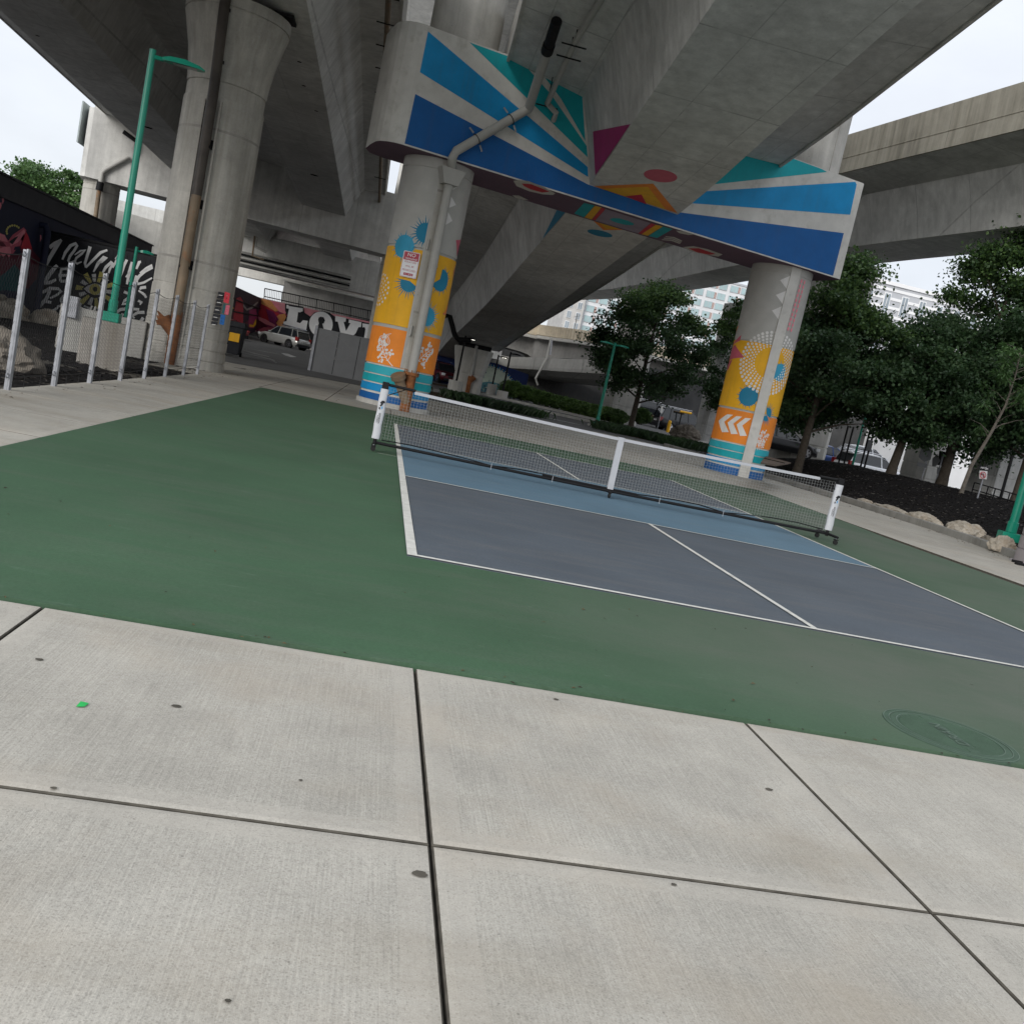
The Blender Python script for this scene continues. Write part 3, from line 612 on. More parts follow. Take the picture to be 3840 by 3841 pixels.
b_.add([(v.x,v.y,-.02) for v in q]+[(v.x,v.y,6.66) for v in q2],[(0,1,5,4),(1,2,6,5),(2,3,7,6)],CREAM)
b_.build('pipe_cover',t,bevel=.004)
upper_column('upper_column','pale round column rising above the left end of the blue cap beam',PL+UZ*0); upper_column('upper_column','pale round column rising above the right end of the blue cap beam',PR)
# cap beam
t=thing('cap_beam','wide concrete cap beam with blue and turquoise painted rays between the two painted columns','beam',(PL.x,PL.y,6.65))
b_=MB(); Z0,Z1=6.65,9.6
pl_=[(-1.36,-1.15),(-1.55,-1.11),(-1.72,-1.0),(-1.86,-.82),(-1.93,-.6),(-1.95,0),(-1.93,.6),(-1.72,1.0),(-1.36,1.15),(12.9,1.15),(13.02,1.03),(13.02,-1.06),(12.94,-1.15)]
b_.prism([cp(s_,Z0,of_) for s_,of_ in pl_],(0,0,Z1-Z0),PURP,CREAM)
b_.prism([cp(s_,Z1,of_) for s_,of_ in [(p[0]*.999,p[1]*.98) for p in pl_]],(0,0,.012),CONCL)
def face(pts,mat,lay=1): b_.poly([cp(s_,z,-1.15-.004*lay) for s_,z in pts],mat)
face([(-1.30,6.69),(12.66,6.69),(12.66,8.01),(6.9,7.12),(6.4,7.085),(4.4,7.085),(3.9,7.09),(-1.27,7.93)],BLUE_D)
face([(-1.26,8.47),(3.86,7.28),(3.78,7.53),(-1.25,9.47)],BLUE); face([(-.15,9.56),(3.72,7.77),(3.62,8.05),(2.3,9.02),(1.3,9.56)],TEAL); face([(1.75,9.56),(2.6,9.0),(3.55,8.16),(3.2,9.2),(3.2,9.56)],TEAL)
face([(7.0,7.42),(12.72,8.59),(12.68,9.5),(12.6,9.56),(7.1,7.75)],BLUE); face([(7.4,8.02),(11.5,9.55),(11.3,9.58),(7.4,9.58),(7.2,8.6)],TEAL)
def under(pts,mat,lay=1):
    b_.poly([onz(k7(*q),Z0-.004*lay) for q in pts],mat)
under([(700,872),(795,895),(700,1003),(610,968)],TEAL); under([(799,897),(858,913),(768,1022),(704,1003)],YEL); under([(862,915),(893,927),(800,1030),(772,1022)],RED)
under([(893,928),(1300,1055),(1190,1147),(804,1032)],LAV)
under([(930,1020),(960,1010),(1020,1012),(1100,1035),(1155,1062),(1140,1074),(1080,1072),(1010,1056),(960,1040)],TEAL,2)
under([(1305,1057),(1348,1068),(1222,1155),(1190,1148)],RED); under([(1350,1070),(1413,1084),(1275,1170),(1218,1156)],YEL); under([(1416,1086),(1500,1110),(1360,1190),(1282,1172)],TEAL)
under([(60,672),(110,665),(200,675),(330,725),(440,785),(420,800),(330,795),(200,765),(90,720)],CREAM); under([(135,697),(220,702),(330,745),(390,772),(320,778),(220,750),(160,722)],RED,2)
under([(50,803),(110,805),(200,848),(150,845),(80,825)],CREAM)
for dy in (0,18,36): under([(1440-dy*.9,1174+dy*.75),(1515-dy*.5,1181+dy*.7),(1588-dy*.4,1214+dy*.6),(1580-dy*.4,1222+dy*.6),(1508-dy*.5,1190+dy*.7),(1432-dy*.9,1180+dy*.75)],CREAM)
under([(1530,1122),(1600,1130),(1690,1160),(1640,1162),(1560,1145)],CREAM)
b_.poly([onz(k3(*q),Z0-.004) for q in [(0,1398),(60,1393),(140,1410),(225,1440),(200,1452),(120,1440),(40,1420)]],CREAM); b_.poly([onz(k3(*q),Z0-.008) for q in [(30,1405),(90,1405),(185,1437),(150,1442),(80,1428)]],RED)
shift(b_,(PL.x,PL.y,6.65)); b_.build('painted_beam',t)

# ------------------------------------------------------------------ elevated roads as swept box girders
def sweep(mb,axis,sec,mats,close=True,scz=1):
    """axis: (x,y,z) points; sec: (offset,height) outline; mats one per outline edge"""
    n=len(sec); rings=[]
    for i,p in enumerate(axis):
        a=Vector(axis[max(i-1,0)]);b=Vector(axis[min(i+1,len(axis)-1)]); d=(b-a); d.z=0; d.normalize(); nn=Vector((d.y,-d.x,0))
        rings.append([Vector(p)+nn*s_+UZ*z for s_,z in sec])
    for i in range(len(axis)-1):
        for j in range(n):
            mb.add([rings[i][j],rings[i][(j+1)%n],rings[i+1][(j+1)%n],rings[i+1][j]],[(3,2,1,0)],mats[j] if isinstance(mats,(list,tuple)) else mats)
    mb.poly(rings[0],mats[0] if isinstance(mats,(list,tuple)) else mats); mb.poly(rings[-1][::-1],mats[0] if isinstance(mats,(list,tuple)) else mats)
BOX=[(-1.4,0),(1.4,0),(1.72,1.1),(2.1,2.1),(4.3,2.32),(4.3,2.62),(-4.3,2.62),(-4.3,2.32),(-2.1,2.1),(-1.72,1.1)]
PARL=[(-4.26,2.6),(-4.02,2.6),(-4.05,3.0),(-4.16,3.62),(-4.34,3.62),(-4.34,2.25),(-4.26,2.25)]
PARR=[(-a,b) for a,b in PARL][::-1]
CONCSL=concrete('slab_concrete',(.50,.49,.47),joints=(('Y',3.05,.7,.03),))
def spline(pts,n=6):
    out=[]
    P=[Vector(p) for p in pts]
    for i in range(len(P)-1):
        p0=P[max(i-1,0)];p1=P[i];p2=P[i+1];p3=P[min(i+2,len(P)-1)]
        for k in range(n):
            t=k/n; out.append(.5*((2*p1)+(p2-p0)*t+(2*p0-5*p1+4*p2-p3)*t*t+(3*p1-p0-3*p2+p3)*t**3))
    out.append(P[-1]); return out
def rz(y): return 7.09-.098*(y-13.8)
ramp_t=thing('ramp_bridge','single box concrete ramp passing through the blue cap beam and descending to the far pier','bridge',(2.4,13.8,7.09))
AX=[(x,y,rz(y)) for x,y in ((1.8,-9),(1.9,-6),(2.05,2),(2.27,8),(2.46,13.8),(2.38,24),(2.27,35),(1.95,46),(1.72,53),(1.5,70))]
AXs=spline(AX,4)
b_=MB(); sweep(b_,AXs,BOX,CONC)
# painted marks on the girder, on its own faces
SN=Vector((0,.098,1)).normalized(); SO=Vector((2.46,13.8,7.09))
def soff(pts,mat,lay=1,f=k7): b_.poly([onpl(f(*q),SO-UZ*.005*lay,SN) for q in pts],mat)
soff([(770,720),(1325,697),(1546,966)],ORA); soff([(862,744),(1277,725),(1438,930)],YEL,2); soff([(1072,812),(1220,796),(1266,885)],RED,3)
soff(ell(1391,627,153,57,7),PINKD); soff(ell(843,1148,116,27,12),BURST); soff([(782,1033),(876,1119),(1066,1116)],ORA); soff([(832,1047),(898,1107),(1030,1108)],YEL,2)
def web(y,t): # left web of the girder, y along, t 0 at the soffit edge
    i=max(j for j in range(len(AXs)-1) if AXs[j].y<=y); a,b2=AXs[i],AXs[i+1]; k=(y-a.y)/(b2.y-a.y); p=a+(b2-a)*k
    d=(b2-a); d.z=0; d.normalize(); nn=Vector((d.y,-d.x,0)); return p+nn*(-1.4-.32*t-.008)+UZ*(1.1*t)
b_.poly([web(12.9,1.0),web(12.9,0.02),web(8.95,0.02)],MAG); b_.poly([web(15.6,.62),web(20.6,.02),web(15.6,.02)],BURST)
shift(b_,(2.4,13.8,7.09)); b_.build('box_girder',ramp_t,smooth=20)
for nm,sec in (('parapet',PARL),('parapet',PARR)):
    b_=MB(); sweep(b_,AXs,sec,CONCL); shift(b_,(2.4,13.8,7.09)); b_.build(nm,ramp_t,smooth=20)
# wide deck on two boxes
dk=thing('highway_deck','wide twin box concrete highway deck overhead on the left','bridge',(-12,15,9.15))
CX=[(-11.8,-6),(-11.85,0),(-12.0,15),(-12.35,35),(-12.75,55),(-13.2,75),(-13.0,100),(-12.5,125)]
ZD=9.15; ax=spline([(x,y,ZD) for x,y in CX],5)
DK=[(-8.4,1.95),(-5.75,1.8),(-5.1,1.0),(-4.85,0),(-2.3,0),(-1.95,1.0),(-1.6,1.8),(1.65,1.8),(2.1,1.0),(2.45,0),(5.05,0),(5.45,1.0),(5.9,1.8),(7.1,1.9),(7.1,2.2),(-8.4,2.2)]
HOLE=plain('hole_dark',(.006,.006,.006),1,.1,5,spec=0)
b_=MB(); sweep(b_,ax,DK,CONC); shift(b_,(-12,15,9.15)); bg_=b_.build('box_girder',dk,smooth=20)
for p in ((k1(840,722),ZD),(k1(1778,991),ZD)):
    c=onz(p[0],p[1]); rr=.2; b_=MB(); b_.poly([(c.x+rr*math.cos(a),c.y+rr*math.sin(a),ZD-.004) for a in [2*math.pi*i/20 for i in range(20)]],HOLE); shift(b_,(-12,15,9.15)); b_.build('drain_hole',bg_)
for p in (k5(500,455),k5(520,515),k5(580,610),k5(900,680),k1(1695,350),k1(1720,485),k1(1790,628),k1(215,202)):
    c=onz(p,ZD); rr=.07; b_=MB(); b_.poly([(c.x+rr*math.cos(a),c.y+rr*math.sin(a),ZD-.004) for a in [2*math.pi*i/10 for i in range(10)]],HOLE); shift(b_,(-12,15,9.15)); b_.build('drain_hole',bg_)
for sec in ([(7.06,2.2),(6.8,2.2),(6.9,3.2),(7.14,3.2),(7.14,1.84),(7.06,1.84)],[(-8.4,1.9),(-8.46,1.9),(-8.46,3.2),(-8.2,3.2),(-8.1,2.2),(-8.4,2.2)]):
    b_=MB(); sweep(b_,ax,sec,CONCL); shift(b_,(-12,15,9.15)); b_.build('parapet',dk,smooth=20)
# top level far above the painted bent
ub=thing('upper_bridge','high concrete bridge carried by the columns above the blue cap beam','bridge',(2.6,15.2,15.6))
b_=MB(); b_.prism([cp(s_,14.2,of_) for s_,of_ in ((-1.3,-1.1),(12.8,-1.1),(12.8,1.1),(-1.3,1.1))],(0,0,1.5),CONC); shift(b_,(2.6,15.2,15.6)); b_.build('cap_beam',ub)
b_=MB(); sweep(b_,[(1.6,2,15.72),(2.4,15,15.72),(5.0,75,15.72)],[(-5.0,0),(4.0,0),(4.3,1.4),(6.4,1.8),(6.4,3.2),(-9.8,3.2),(-9.8,1.8),(-5.4,1.4)],CONC); shift(b_,(2.6,15.2,15.6)); b_.build('box_girder',ub)
# right curving viaduct
vt=thing('curved_viaduct','tall curving viaduct with a stained parapet at the upper right, behind the trees','bridge',(17,30,11))
VA=spline([(22.5,2,11.3),(21.2,13,11.1),(19.9,20.5,11),(19.05,25.6,11),(18.2,31,11),(17.3,39,11),(16.8,46,11),(16.2,57,11),(14.2,75,11),(10,92,11),(3,108,11)],5)
b_=MB(); sweep(b_,VA,[(a,b*1.0) for a,b in BOX],CONC); shift(b_,(17,30,11)); b_.build('box_girder',vt,smooth=20)
PV=[(-4.26,2.6),(-4.0,2.6),(-4.08,3.0),(-4.22,3.95),(-4.4,3.95),(-4.34,2.98),(-4.36,2.97),(-4.36,2.93),(-4.34,2.92),(-4.34,2.3),(-4.26,2.3)]
for sec in (PV,[(-a,b) for a,b in PV][::-1]):
    b_=MB(); sweep(b_,VA,sec,CONCW); shift(b_,(17,30,11)); b_.build('parapet',vt,smooth=20)

# ------------------------------------------------------------------ flared grey column on the left
GC=Vector((-8.65,13.1,0))
t=thing('flared_column','massive unpainted round column flaring at the top with a rusty drain pipe, left of the court','column',(GC.x,GC.y,0))
b_=MB(); rc=.99
prof=[(1.06,-.1),(1.06,.19),(1.04,.20),(1.04,.24),(1.06,.25),(1.05,.47),(1.03,.48),(1.03,.52),(1.05,.53),(1.05,.76),(1.03,.77),(1.03,.81),(1.04,.82),(1.04,1.05),(1.02,1.06),(1.02,1.1),(1.03,1.11),(1.02,1.95),(1.0,1.96),(1.0,2.0),(1.01,2.01),(.99,6.62),(.96,6.63),(.96,6.95),(.945,6.96),(.945,6.99),(.975,7.0),(1.0,7.3),(1.08,7.85),(1.2,8.35),(1.27,8.62),(1.25,8.63),(1.25,8.66),(1.28,8.67),(1.28,8.92),(1.2,8.95)]
b_.lathe(prof,CONCCOL,56); b_.build('shaft',t,smooth=30)
b_=MB()
def gang(p): q=oncyl(p,GC.x,GC.y,rc); return math.atan2(q.y-GC.y,q.x-GC.x)
a_p=gang(k1(1165,850))
d=Vector((math.cos(a_p),math.sin(a_p),0)); e=Vector((-d.y,d.x,0))
path=[d*1.36+UZ*9.1,d*1.38+UZ*8.6,d*1.19+UZ*7.2,d*1.13+UZ*6.6,d*1.13+UZ*1.25]
b_.tube(path[:4]+[path[3].lerp(path[4],.45)],.125,plain('dark_stained_pipe',(.06,.05,.042),.5,.35,2),14); b_.tube([path[3].lerp(path[4],.45),path[4]],.12,RUSTPIPE,14)

for z in (7.35,8.5,5.35,2.4): b_.tube([d*(1.1 if z<7 else 1.14 if z<8 else 1.31)+UZ*z,d*(1.1 if z<7 else 1.15 if z<8 else 1.32)+UZ*(z+.07)],.14,BLACKM,14)
for z in (2.4,5.35,3.9): q=d*1.02+e*.13; b_.tube([q+UZ*z,q+UZ*(z+.22)],.035,BLACKM,6)
b_.build('drain_pipe',t,smooth=40)
b_=MB(); b_.tube([d*1.1+UZ*1.35,d*1.1+UZ*1.3,d*1.1+UZ*.0],[.12,.135,.125],RUST,14)
for k in range(9): b_.tube([d*1.12+e*(-.12)+UZ*(.98),d*1.2+e*(-.42-.02*(k%3))+UZ*(.92+.04*k)],[.05,.02],RUST,6)
b_.tube([d*1.13+UZ*.75,d*1.16-e*.3+UZ*1.1],[.12,.17],RUST,12); b_.build('rusty_trap',t,smooth=40)
b_=MB()
b_.prism([d*.9+e*.17,d*1.05+e*.17,d*1.05+e*.22,d*.9+e*.22],(0,0,6.5),CONCCOL); b_.prism([d*.9-e*.22,d*1.05-e*.22,d*1.05-e*.18,d*.9-e*.18],(0,0,6.5),CONCCOL); b_.build('rib',t)
b_=MB(); b_.box(-.95,.95,-.5,.5,8.94,9.02,BLACKM); b_.box(-.75,-.25,-.3,.3,9.02,9.16,RUBBER); b_.box(.25,.75,-.3,.3,9.02,9.16,RUBBER); b_.box(.6,1.35,-.35,.35,9.03,9.1,BLACKM); b_.build('bearing',t)
# boards fixed to the column
fb=[('red board',0,RED),('teal',1,TEALD),('blue',2,BLUE_D)]
pb=thing('fingerpost','cluster of small black, red and blue direction boards on the flared column','sign',(-7.72,12.35,1.7)); 

for zz in (-.25,.25): b_=MB(); b_.tube([(.0,.03,zz),(-.35,.35,zz)],.02,BLACKM,6); b_.build('bracket',pb)
def boards(px,mat,name):
    P=[ony(kl(*q),12.3) for q in px]; b_=MB(); b_.prism([p-Vector((-7.72,12.35,1.7)) for p in P],(0,.03,0),mat); return b_.build(name,pb)
boards([(178,672),(232,690),(215,800),(162,780)],RED,'board'); boards([(190,810),(230,815),(212,915),(172,905)],PINKD,'board'); boards([(165,800),(190,808),(170,905),(145,895)],TEALD,'board'); boards([(135,905),(182,918),(165,1020),(122,1008)],BLUE_D,'board')
for k in range(9):
    y=680+38*k; x=150-9*k; boards([(x-38,y-6),(x+26,y+6),(x+18,y+34),(x-46,y+22)],BLACKP,'board')
    if k%2==0: 
        w_=boards([(x-34,y+24),(x+4,y+30),(x+2,y+36),(x-36,y+30)],WHITEP,'board')
for q in ((200,715),(195,740),(205,850),(190,890),(150,950),(145,985)): boards([(q[0]-5,q[1]-4),(q[0]+6,q[1]-2),(q[0]+5,q[1]+6),(q[0]-6,q[1]+4)],WHITEP,'lettering')
# ------------------------------------------------------------------ rear bent and farther beams
def D3(c,ang): return Vector((math.cos(ang),math.sin(ang),0))
def straddle(name,label,a,b,z0,z1,hw,cols,upper=True,mat=None):
    a=Vector((*a,0)); b=Vector((*b,0)); u=(b-a).normalized(); n=Vector((-u.y,u.x,0)); L=(b-a).length
    t=thing(name,label,'bridge support',(a.x,a.y,z0)); mb=MB()
    mb.prism([u*s_+n*o_ for s_,o_ in ((0,-hw+.25),(.25,-hw),(L-.2,-hw),(L,-hw+.2),(L,hw),(0,hw))],(0,0,z1-z0),mat or CONCF); mb.build('beam',t,bevel=.02)
    for s_ in cols:
        p=u*s_; m2=MB(); m2.lathe([(.97,-z0-.2),(.97,-.3),(.95,-.29),(.95,-.25),(.97,-.24),(.97,.05)],CONCCOL,40,(p.x,p.y)); m2.build('column',t,smooth=30)
        if upper: m2=MB(); m2.lathe([(.95,z1-z0-.05),(.95,z1-z0+5)],CONCL,40,(p.x,p.y)); m2.build('upper_column',t,smooth=30)
    return t
rb=straddle('rear_bent','long concrete cross beam on round columns under the highway deck, behind the flared column',(-22.05,45.2),(-1.8,50.3),7.55,11.25,1.15,(1.15,18.6))
LZ=Vector((-22.05,45.2,7.55)); ru=Vector((20.25,5.1,0)).normalized(); rn=Vector((-ru.y,ru.x,0))
# black painted foot of its left column with pink leaves
fp=LZ+ru*1.15; b_=MB(); b_.lathe([(.99,-7.6),(.99,-2.6),(.975,-2.59)],NAVY,40,(fp.x-LZ.x,fp.y-LZ.y),capt=False)
wq=Wrap(b_,fp-LZ,.985)
def Pq(x,y):
    q=oncyl(ka(x,y),fp.x,fp.y,.985); a=math.atan2(q.y-fp.y,q.x-fp.x)%(2*math.pi); return (a*.985,q.z-7.55)
for lf in ([(860,535),(880,530),(900,560),(905,600),(885,590),(865,565)],[(845,635),(865,630),(885,645),(880,665),(860,655)],[(815,505),(822,510),(820,530),(812,525)],[(820,545),(840,560),(846,580),(832,575)]): wq.poly([Pq(*q) for q in lf],PINK)
wq.poly([Pq(*q) for q in [(935,550),(955,545),(945,640),(915,690),(940,760),(880,755),(872,720),(905,650),(930,610)]],PINKD)
b_.build('painted_foot',rb,smooth=30)
def apipe(name,parent,pts,r,mat,org,n=10):
    mb=MB(); mb.tube([Vector(p)-Vector(org) for p in pts],r,mat,n); return mb.build(name,parent,smooth=50)
def onbent(p,off=-1.28): return onpl(p,LZ+rn*off,rn)
apipe('drain_pipe',rb,[onbent(ka(1100,-25)),onbent(ka(900,85)),onbent(ka(875,110)),onbent(ka(862,190))],.13,PVC,LZ,12); 
pq=[onbent(ka(862,190),-1.3),onbent(ka(848,260),-1.3),onbent(ka(790,700),-1.3)]
apipe('drain_pipe',rb,[pq[0],pq[1]],.2,BLACKM,LZ,8); apipe('drain_pipe',rb,[pq[1],pq[2]],.12,RUSTPIPE,LZ,12)
apipe('drain_pipe',rb,[onbent(k1(700,745)),onbent(k1(775,800)),onbent(k1(770,860))],.12,BLACKM,LZ,10)
b_=MB(); b_.box(-.16,-.08,-1.0,.9,1.7,3.9,plain('pale_panel',(.35,.40,.40),.6)); b_.build('end_panel',rb)
far=straddle('far_bent','concrete cross beam with a bundle of dark pipes, farther back under the highway deck',(-34,75.3),(2,78.5),6.55,9.6,1.2,(12,34.5),False)
o_=Vector((-24,76.2,6.55))
for k,(dz,rr,mt) in enumerate([(.95,.09,BLACKM),(.65,.11,PVC),(.42,.07,BLACKM),(.2,.10,PVC),(1.2,.05,PVC)]):
    apipe('pipe',far,[o_+Vector((1,-1.35-.1*(k%2),dz)),o_+Vector((26,-1.35+2.3*.97-.1*(k%2)-.0,dz))],rr,mt,o_,8)
for p in (k5(225,240),): apipe('pipe',far,[ony(kl(375,200),74.5),ony(kl(420,305),74.6)],.16,PVC,o_,8)
apipe('pipe',far,[ony(kl(1705,310),74.9),ony(kl(1680,490),74.9),ony(kl(1790,545),75)],.13,PVC,o_,8); apipe('pipe',far,[ony(kl(1680,350),74.8),ony(kl(1650,580),74.8),ony(kl(1760,620),74.9)],.08,RUSTPIPE,o_,8)
straddle('last_bent','pale concrete cross beam farthest back under the highway deck, above the railing',(-26,100.5),(6,101),6.9,9.6,1.1,(1.5,29),False,CONCL)
# low ramp passing behind the left column of the rear bent
t=thing('side_ramp','low concrete ramp with a pale parapet seen under the rear cross beam at left','bridge',(-24,62,4))
b_=MB(); sweep(b_,[(-18.5,62.2,4.4),(-24,61.5,4.7),(-28,61,5.0),(-38,60,5.7)],[(-.2,0),(-.2,2.9),(.1,2.9),(.1,.5),(5,.5),(5,-.3),(.3,-.3)],CONCL); shift(b_,(-24,62,4)); b_.build('parapet',t)

# ------------------------------------------------------------------ left mural walls
XW=-18.0
t=thing('mural_wall','long black wall with a sloping coping and a painted red flower, at the left edge','wall',(XW,28,0))
b_=MB(); b_.prism([(XW,8,-.3),(XW,46,-.3),(XW,46,4.72),(XW,8,4.66)],(-.5,0,0),NAVY)
def onw(pts,mat,lay=1): b_.poly([onx(ka(*q),XW+.006*lay) for q in pts],mat)
onw([(-40,600),(40,640),(75,690),(110,640),(205,575),(228,600),(200,680),(175,735),(130,740),(120,770),(140,765),(85,840),(60,800),(40,835),(-30,830),(-60,740)],PINKD)
onw([(150,640),(235,640),(290,780),(350,850),(330,1000),(250,1090),(230,900),(170,750),(190,690)],MAROON); onw([(-40,830),(60,800),(140,800),(260,830),(250,1100),(-40,1000)],MAROON)
onw([(225,610),(245,650),(275,750),(250,830),(180,745),(205,680)],RED,2); onw([(-30,620),(45,640),(70,700),(20,690),(-20,670)],PINK,3); onw([(120,665),(210,590),(220,620),(160,700),(95,735),(85,700)],PINK,3)
onw([(40,740),(90,740),(100,790),(80,835),(62,800),(30,830),(-10,760)],PINK,3); onw([(80,700),(130,660),(160,650),(110,720)],BLACKP,4); onw([(-20,690),(30,700),(60,740),(10,735)],MAROON,4)
onw([(50,960),(130,890),(185,960),(210,1060),(200,1130),(60,1110),(-40,1120),(-40,1020)],TEALD,2)
for k in range(9): 
    a=R(200-20*k); onw(ell(118+58*math.cos(a),610-52*math.sin(a),9,10,0,8),YPALE,4)
for k in range(5): onw(ell(195+2*k,985+32*k,7,11,0,8),YPALE,4)
for l_ in ([(20,330),(35,325),(38,350),(25,380)],[(0,370),(15,360),(18,390),(5,430)],[(345,640),(355,640),(358,670),(345,700)],[(405,680),(418,670),(420,710),(410,725)]): onw(l_,PINK,2)
shift(b_,(XW,28,0)); b_.build('painted_wall',t)
b_=MB(); b_.box(-.62,.12,-20,18,4.0,4.75,plain('dark_coping',(.05,.05,.056),.6,.2,2)); b_.box(-.62,.2,-20,18,4.755,4.83,plain('dark_coping',(.05,.05,.056))); b_.build('coping',t)
b_=MB(); p=onx(ka(385,620),XW+.2)-Vector((XW,28,0)); b_.tube([(p.x-.3,p.y,p.z+.25),(p.x,p.y,p.z+.28),(p.x+.1,p.y,p.z),(p.x+.1,p.y,-.2)],.14,NAVY,10); b_.build('vent_pipe',t,smooth=50)
# lettered container panel
YP=30.0
t=thing('lettered_panel','black steel container painted with white brush lettering round a yellow eye','container',(-16,YP,0))
b_=MB(); TL_,TR_,BRR,BLL=[ony(ka(*q),YP) for q in ((440,635),(1335,830),(1330,1470),(240,1390))]
b_.prism([(-18.6,YP,-.2),(-13.72,YP,-.2),(-13.72,YP,3.42),(-18.3,YP,3.42)],(0,2.4,0),BLACKP)
for k in range(24): b_.box(-18.2+k*.19,-18.12+k*.19,YP-.012,YP+.01,.1,3.3,BLACKP)
def fy(q): return ony(ka(*q),YP-.02)
WHITEL=plain('bright_white_paint',(.86,.86,.85),.6,.03,3)
S=lambda pts,w,m=WHITEL: b_.stroke(pts,[q*1.3 for q in w] if isinstance(w,list) else w*1.3,fy,m)
S([(425,748),(470,712),(528,682)],[26,24,18]); S([(528,682),(480,745),(430,830),(398,905)],[14,28,26,12])
S([(535,850),(560,790),(605,730),(650,712),(662,728),(635,775),(600,820),(585,860),(600,878),(640,860)],[12,20,22,20,18,18,18,16,14,10])
S([(640,810),(690,775),(728,768),(700,800),(655,835),(640,868),(660,885),(700,868)],[8,14,18,16,16,16,14,8])
S([(772,738),(752,800),(728,880),(735,918)],[24,20,18,12]); S([(735,918),(790,860),(860,790),(918,768)],[12,18,20,14]); S([(800,955),(840,880),(890,828),(915,830),(870,870),(830,880)],[10,22,22,16,14,10])
S([(870,975),(905,915),(955,870),(968,880),(940,930),(930,965)],[10,20,20,16,16,12]); S([(965,920),(1000,850),(1015,810)],[10,18,20]); S([(985,835),(1050,862)],[14,16]); S([(1030,1000),(1060,900),(1085,850)],[12,20,18])
S([(1085,1060),(1105,960),(1130,870)],[14,22,18]); S([(1075,1000),(1110,960),(1150,930),(1130,990),(1110,1040)],[10,16,18,16,12]); S([(1165,930),(1190,870),(1205,868)],[14,20,16]); S([(1150,1045),(1165,985)],[16,16])
S([(1195,965),(1250,925),(1300,900),(1300,918),(1240,950),(1190,990),(1165,1030),(1180,1058),(1230,1045),(1300,1005)],[10,18,20,18,18,20,20,18,16,10])
S([(492,898),(455,935),(410,1000),(380,1048)],[22,28,28,20]); S([(380,1048),(430,1045),(482,1020)],[22,24,16]); S([(530,925),(515,980),(520,1035)],[16,20,16]); S([(525,930),(600,925)],[18,18]); S([(520,985),(595,982)],[18,16]); S([(520,1035),(600,1030),(615,1010)],[18,20,12])
S([(365,1130),(430,1095),(500,1098),(525,1120),(490,1150),(430,1180)],[20,24,20,18,16,14]); S([(430,1110),(400,1180),(340,1250),(292,1312)],[20,24,22,16]); S([(385,1205),(440,1215)],[22,18])
S([(520,1195),(545,1160),(590,1155),(600,1180),(570,1210),(530,1212),(520,1195)],18); S([(655,1205),(690,1225),(650,1300)],[14,22,14]); S([(490,1250),(560,1235),(600,1255)],[14,16,10]); S([(415,1340),(440,1300),(500,1255)],[24,22,14]); S([(450,1340),(520,1330),(570,1300),(590,1262)],[20,18,16,12]); S([(700,1255),(650,1330),(630,1310)],[14,18,10])
S([(720,1245),(760,1260),(745,1290),(780,1305)],[10,14,16,12]); S([(690,1340),(660,1380),(640,1400)],[20,18,14]); S([(770,1260),(755,1290)],[18,14])
S([(1248,1085),(1205,1090),(1190,1115),(1235,1150),(1250,1175)],[20,20,18,16,14]); S([(1060,1125),(1100,1140),(1110,1165),(1065,1200),(1045,1230),(1090,1225),(1120,1195)],[18,18,16,18,18,16,12]); S([(1180,1200),(1210,1215),(1195,1235)],[16,18,12])
S([(960,1365),(985,1310),(1030,1275),(1100,1268),(1190,1275)],[14,18,20,20,16]); S([(1050,1310),(1030,1390)],[16,14]); S([(1235,1300),(1180,1300),(1130,1330),(1150,1350)],[20,20,18,14]); S([(1225,1345),(1185,1400),(1130,1430)],[20,24,18]); S([(960,1290),(930,1330)],[18,14])
ec=(815,1108)
for k in range(14):
    a=R(k*360/14+8); rr0,rr1=72,165 if k%2 else 140; d=R(9.5)
    b_.poly([fy((ec[0]+q*math.cos(x)*1.02,ec[1]+q*math.sin(x)*.98)) for q,x in ((rr0,a-d),(rr1,a-d*.8),(rr1,a+d*.8),(rr0,a+d))],YPALE if k%2 else WHITEP)
fy2=lambda q:ony(ka(*q),YP-.026); fy3=lambda q:ony(ka(*q),YP-.032); fy4=lambda q:ony(ka(*q),YP-.038)
b_.poly([fy2(q) for q in [(700,1098),(740,1062),(810,1040),(870,1055),(905,1105),(870,1160),(805,1165),(740,1140)]],BLACKP); b_.poly([fy3(q) for q in [(718,1098),(750,1072),(810,1052),(860,1066),(890,1106),(860,1148),(805,1152),(750,1128)]],WHITEP)
b_.poly([fy4(q) for q in ell(812,1104,48,48,0,20)],YPALE); b_.poly([ony(ka(*q),YP-.044) for q in ell(814,1102,20,22,0,14)],BLACKP)
shift(b_,(-16,YP,0)); b_.build('lettered_front',t)
b_=MB(); b_.box(-2.35,2.3,-.05,.02,3.425,3.52,BLACKM); b_.box(-2.4,-2.3,-.05,2.4,3.43,3.55,BLACKM); b_.build('top_rail',t)

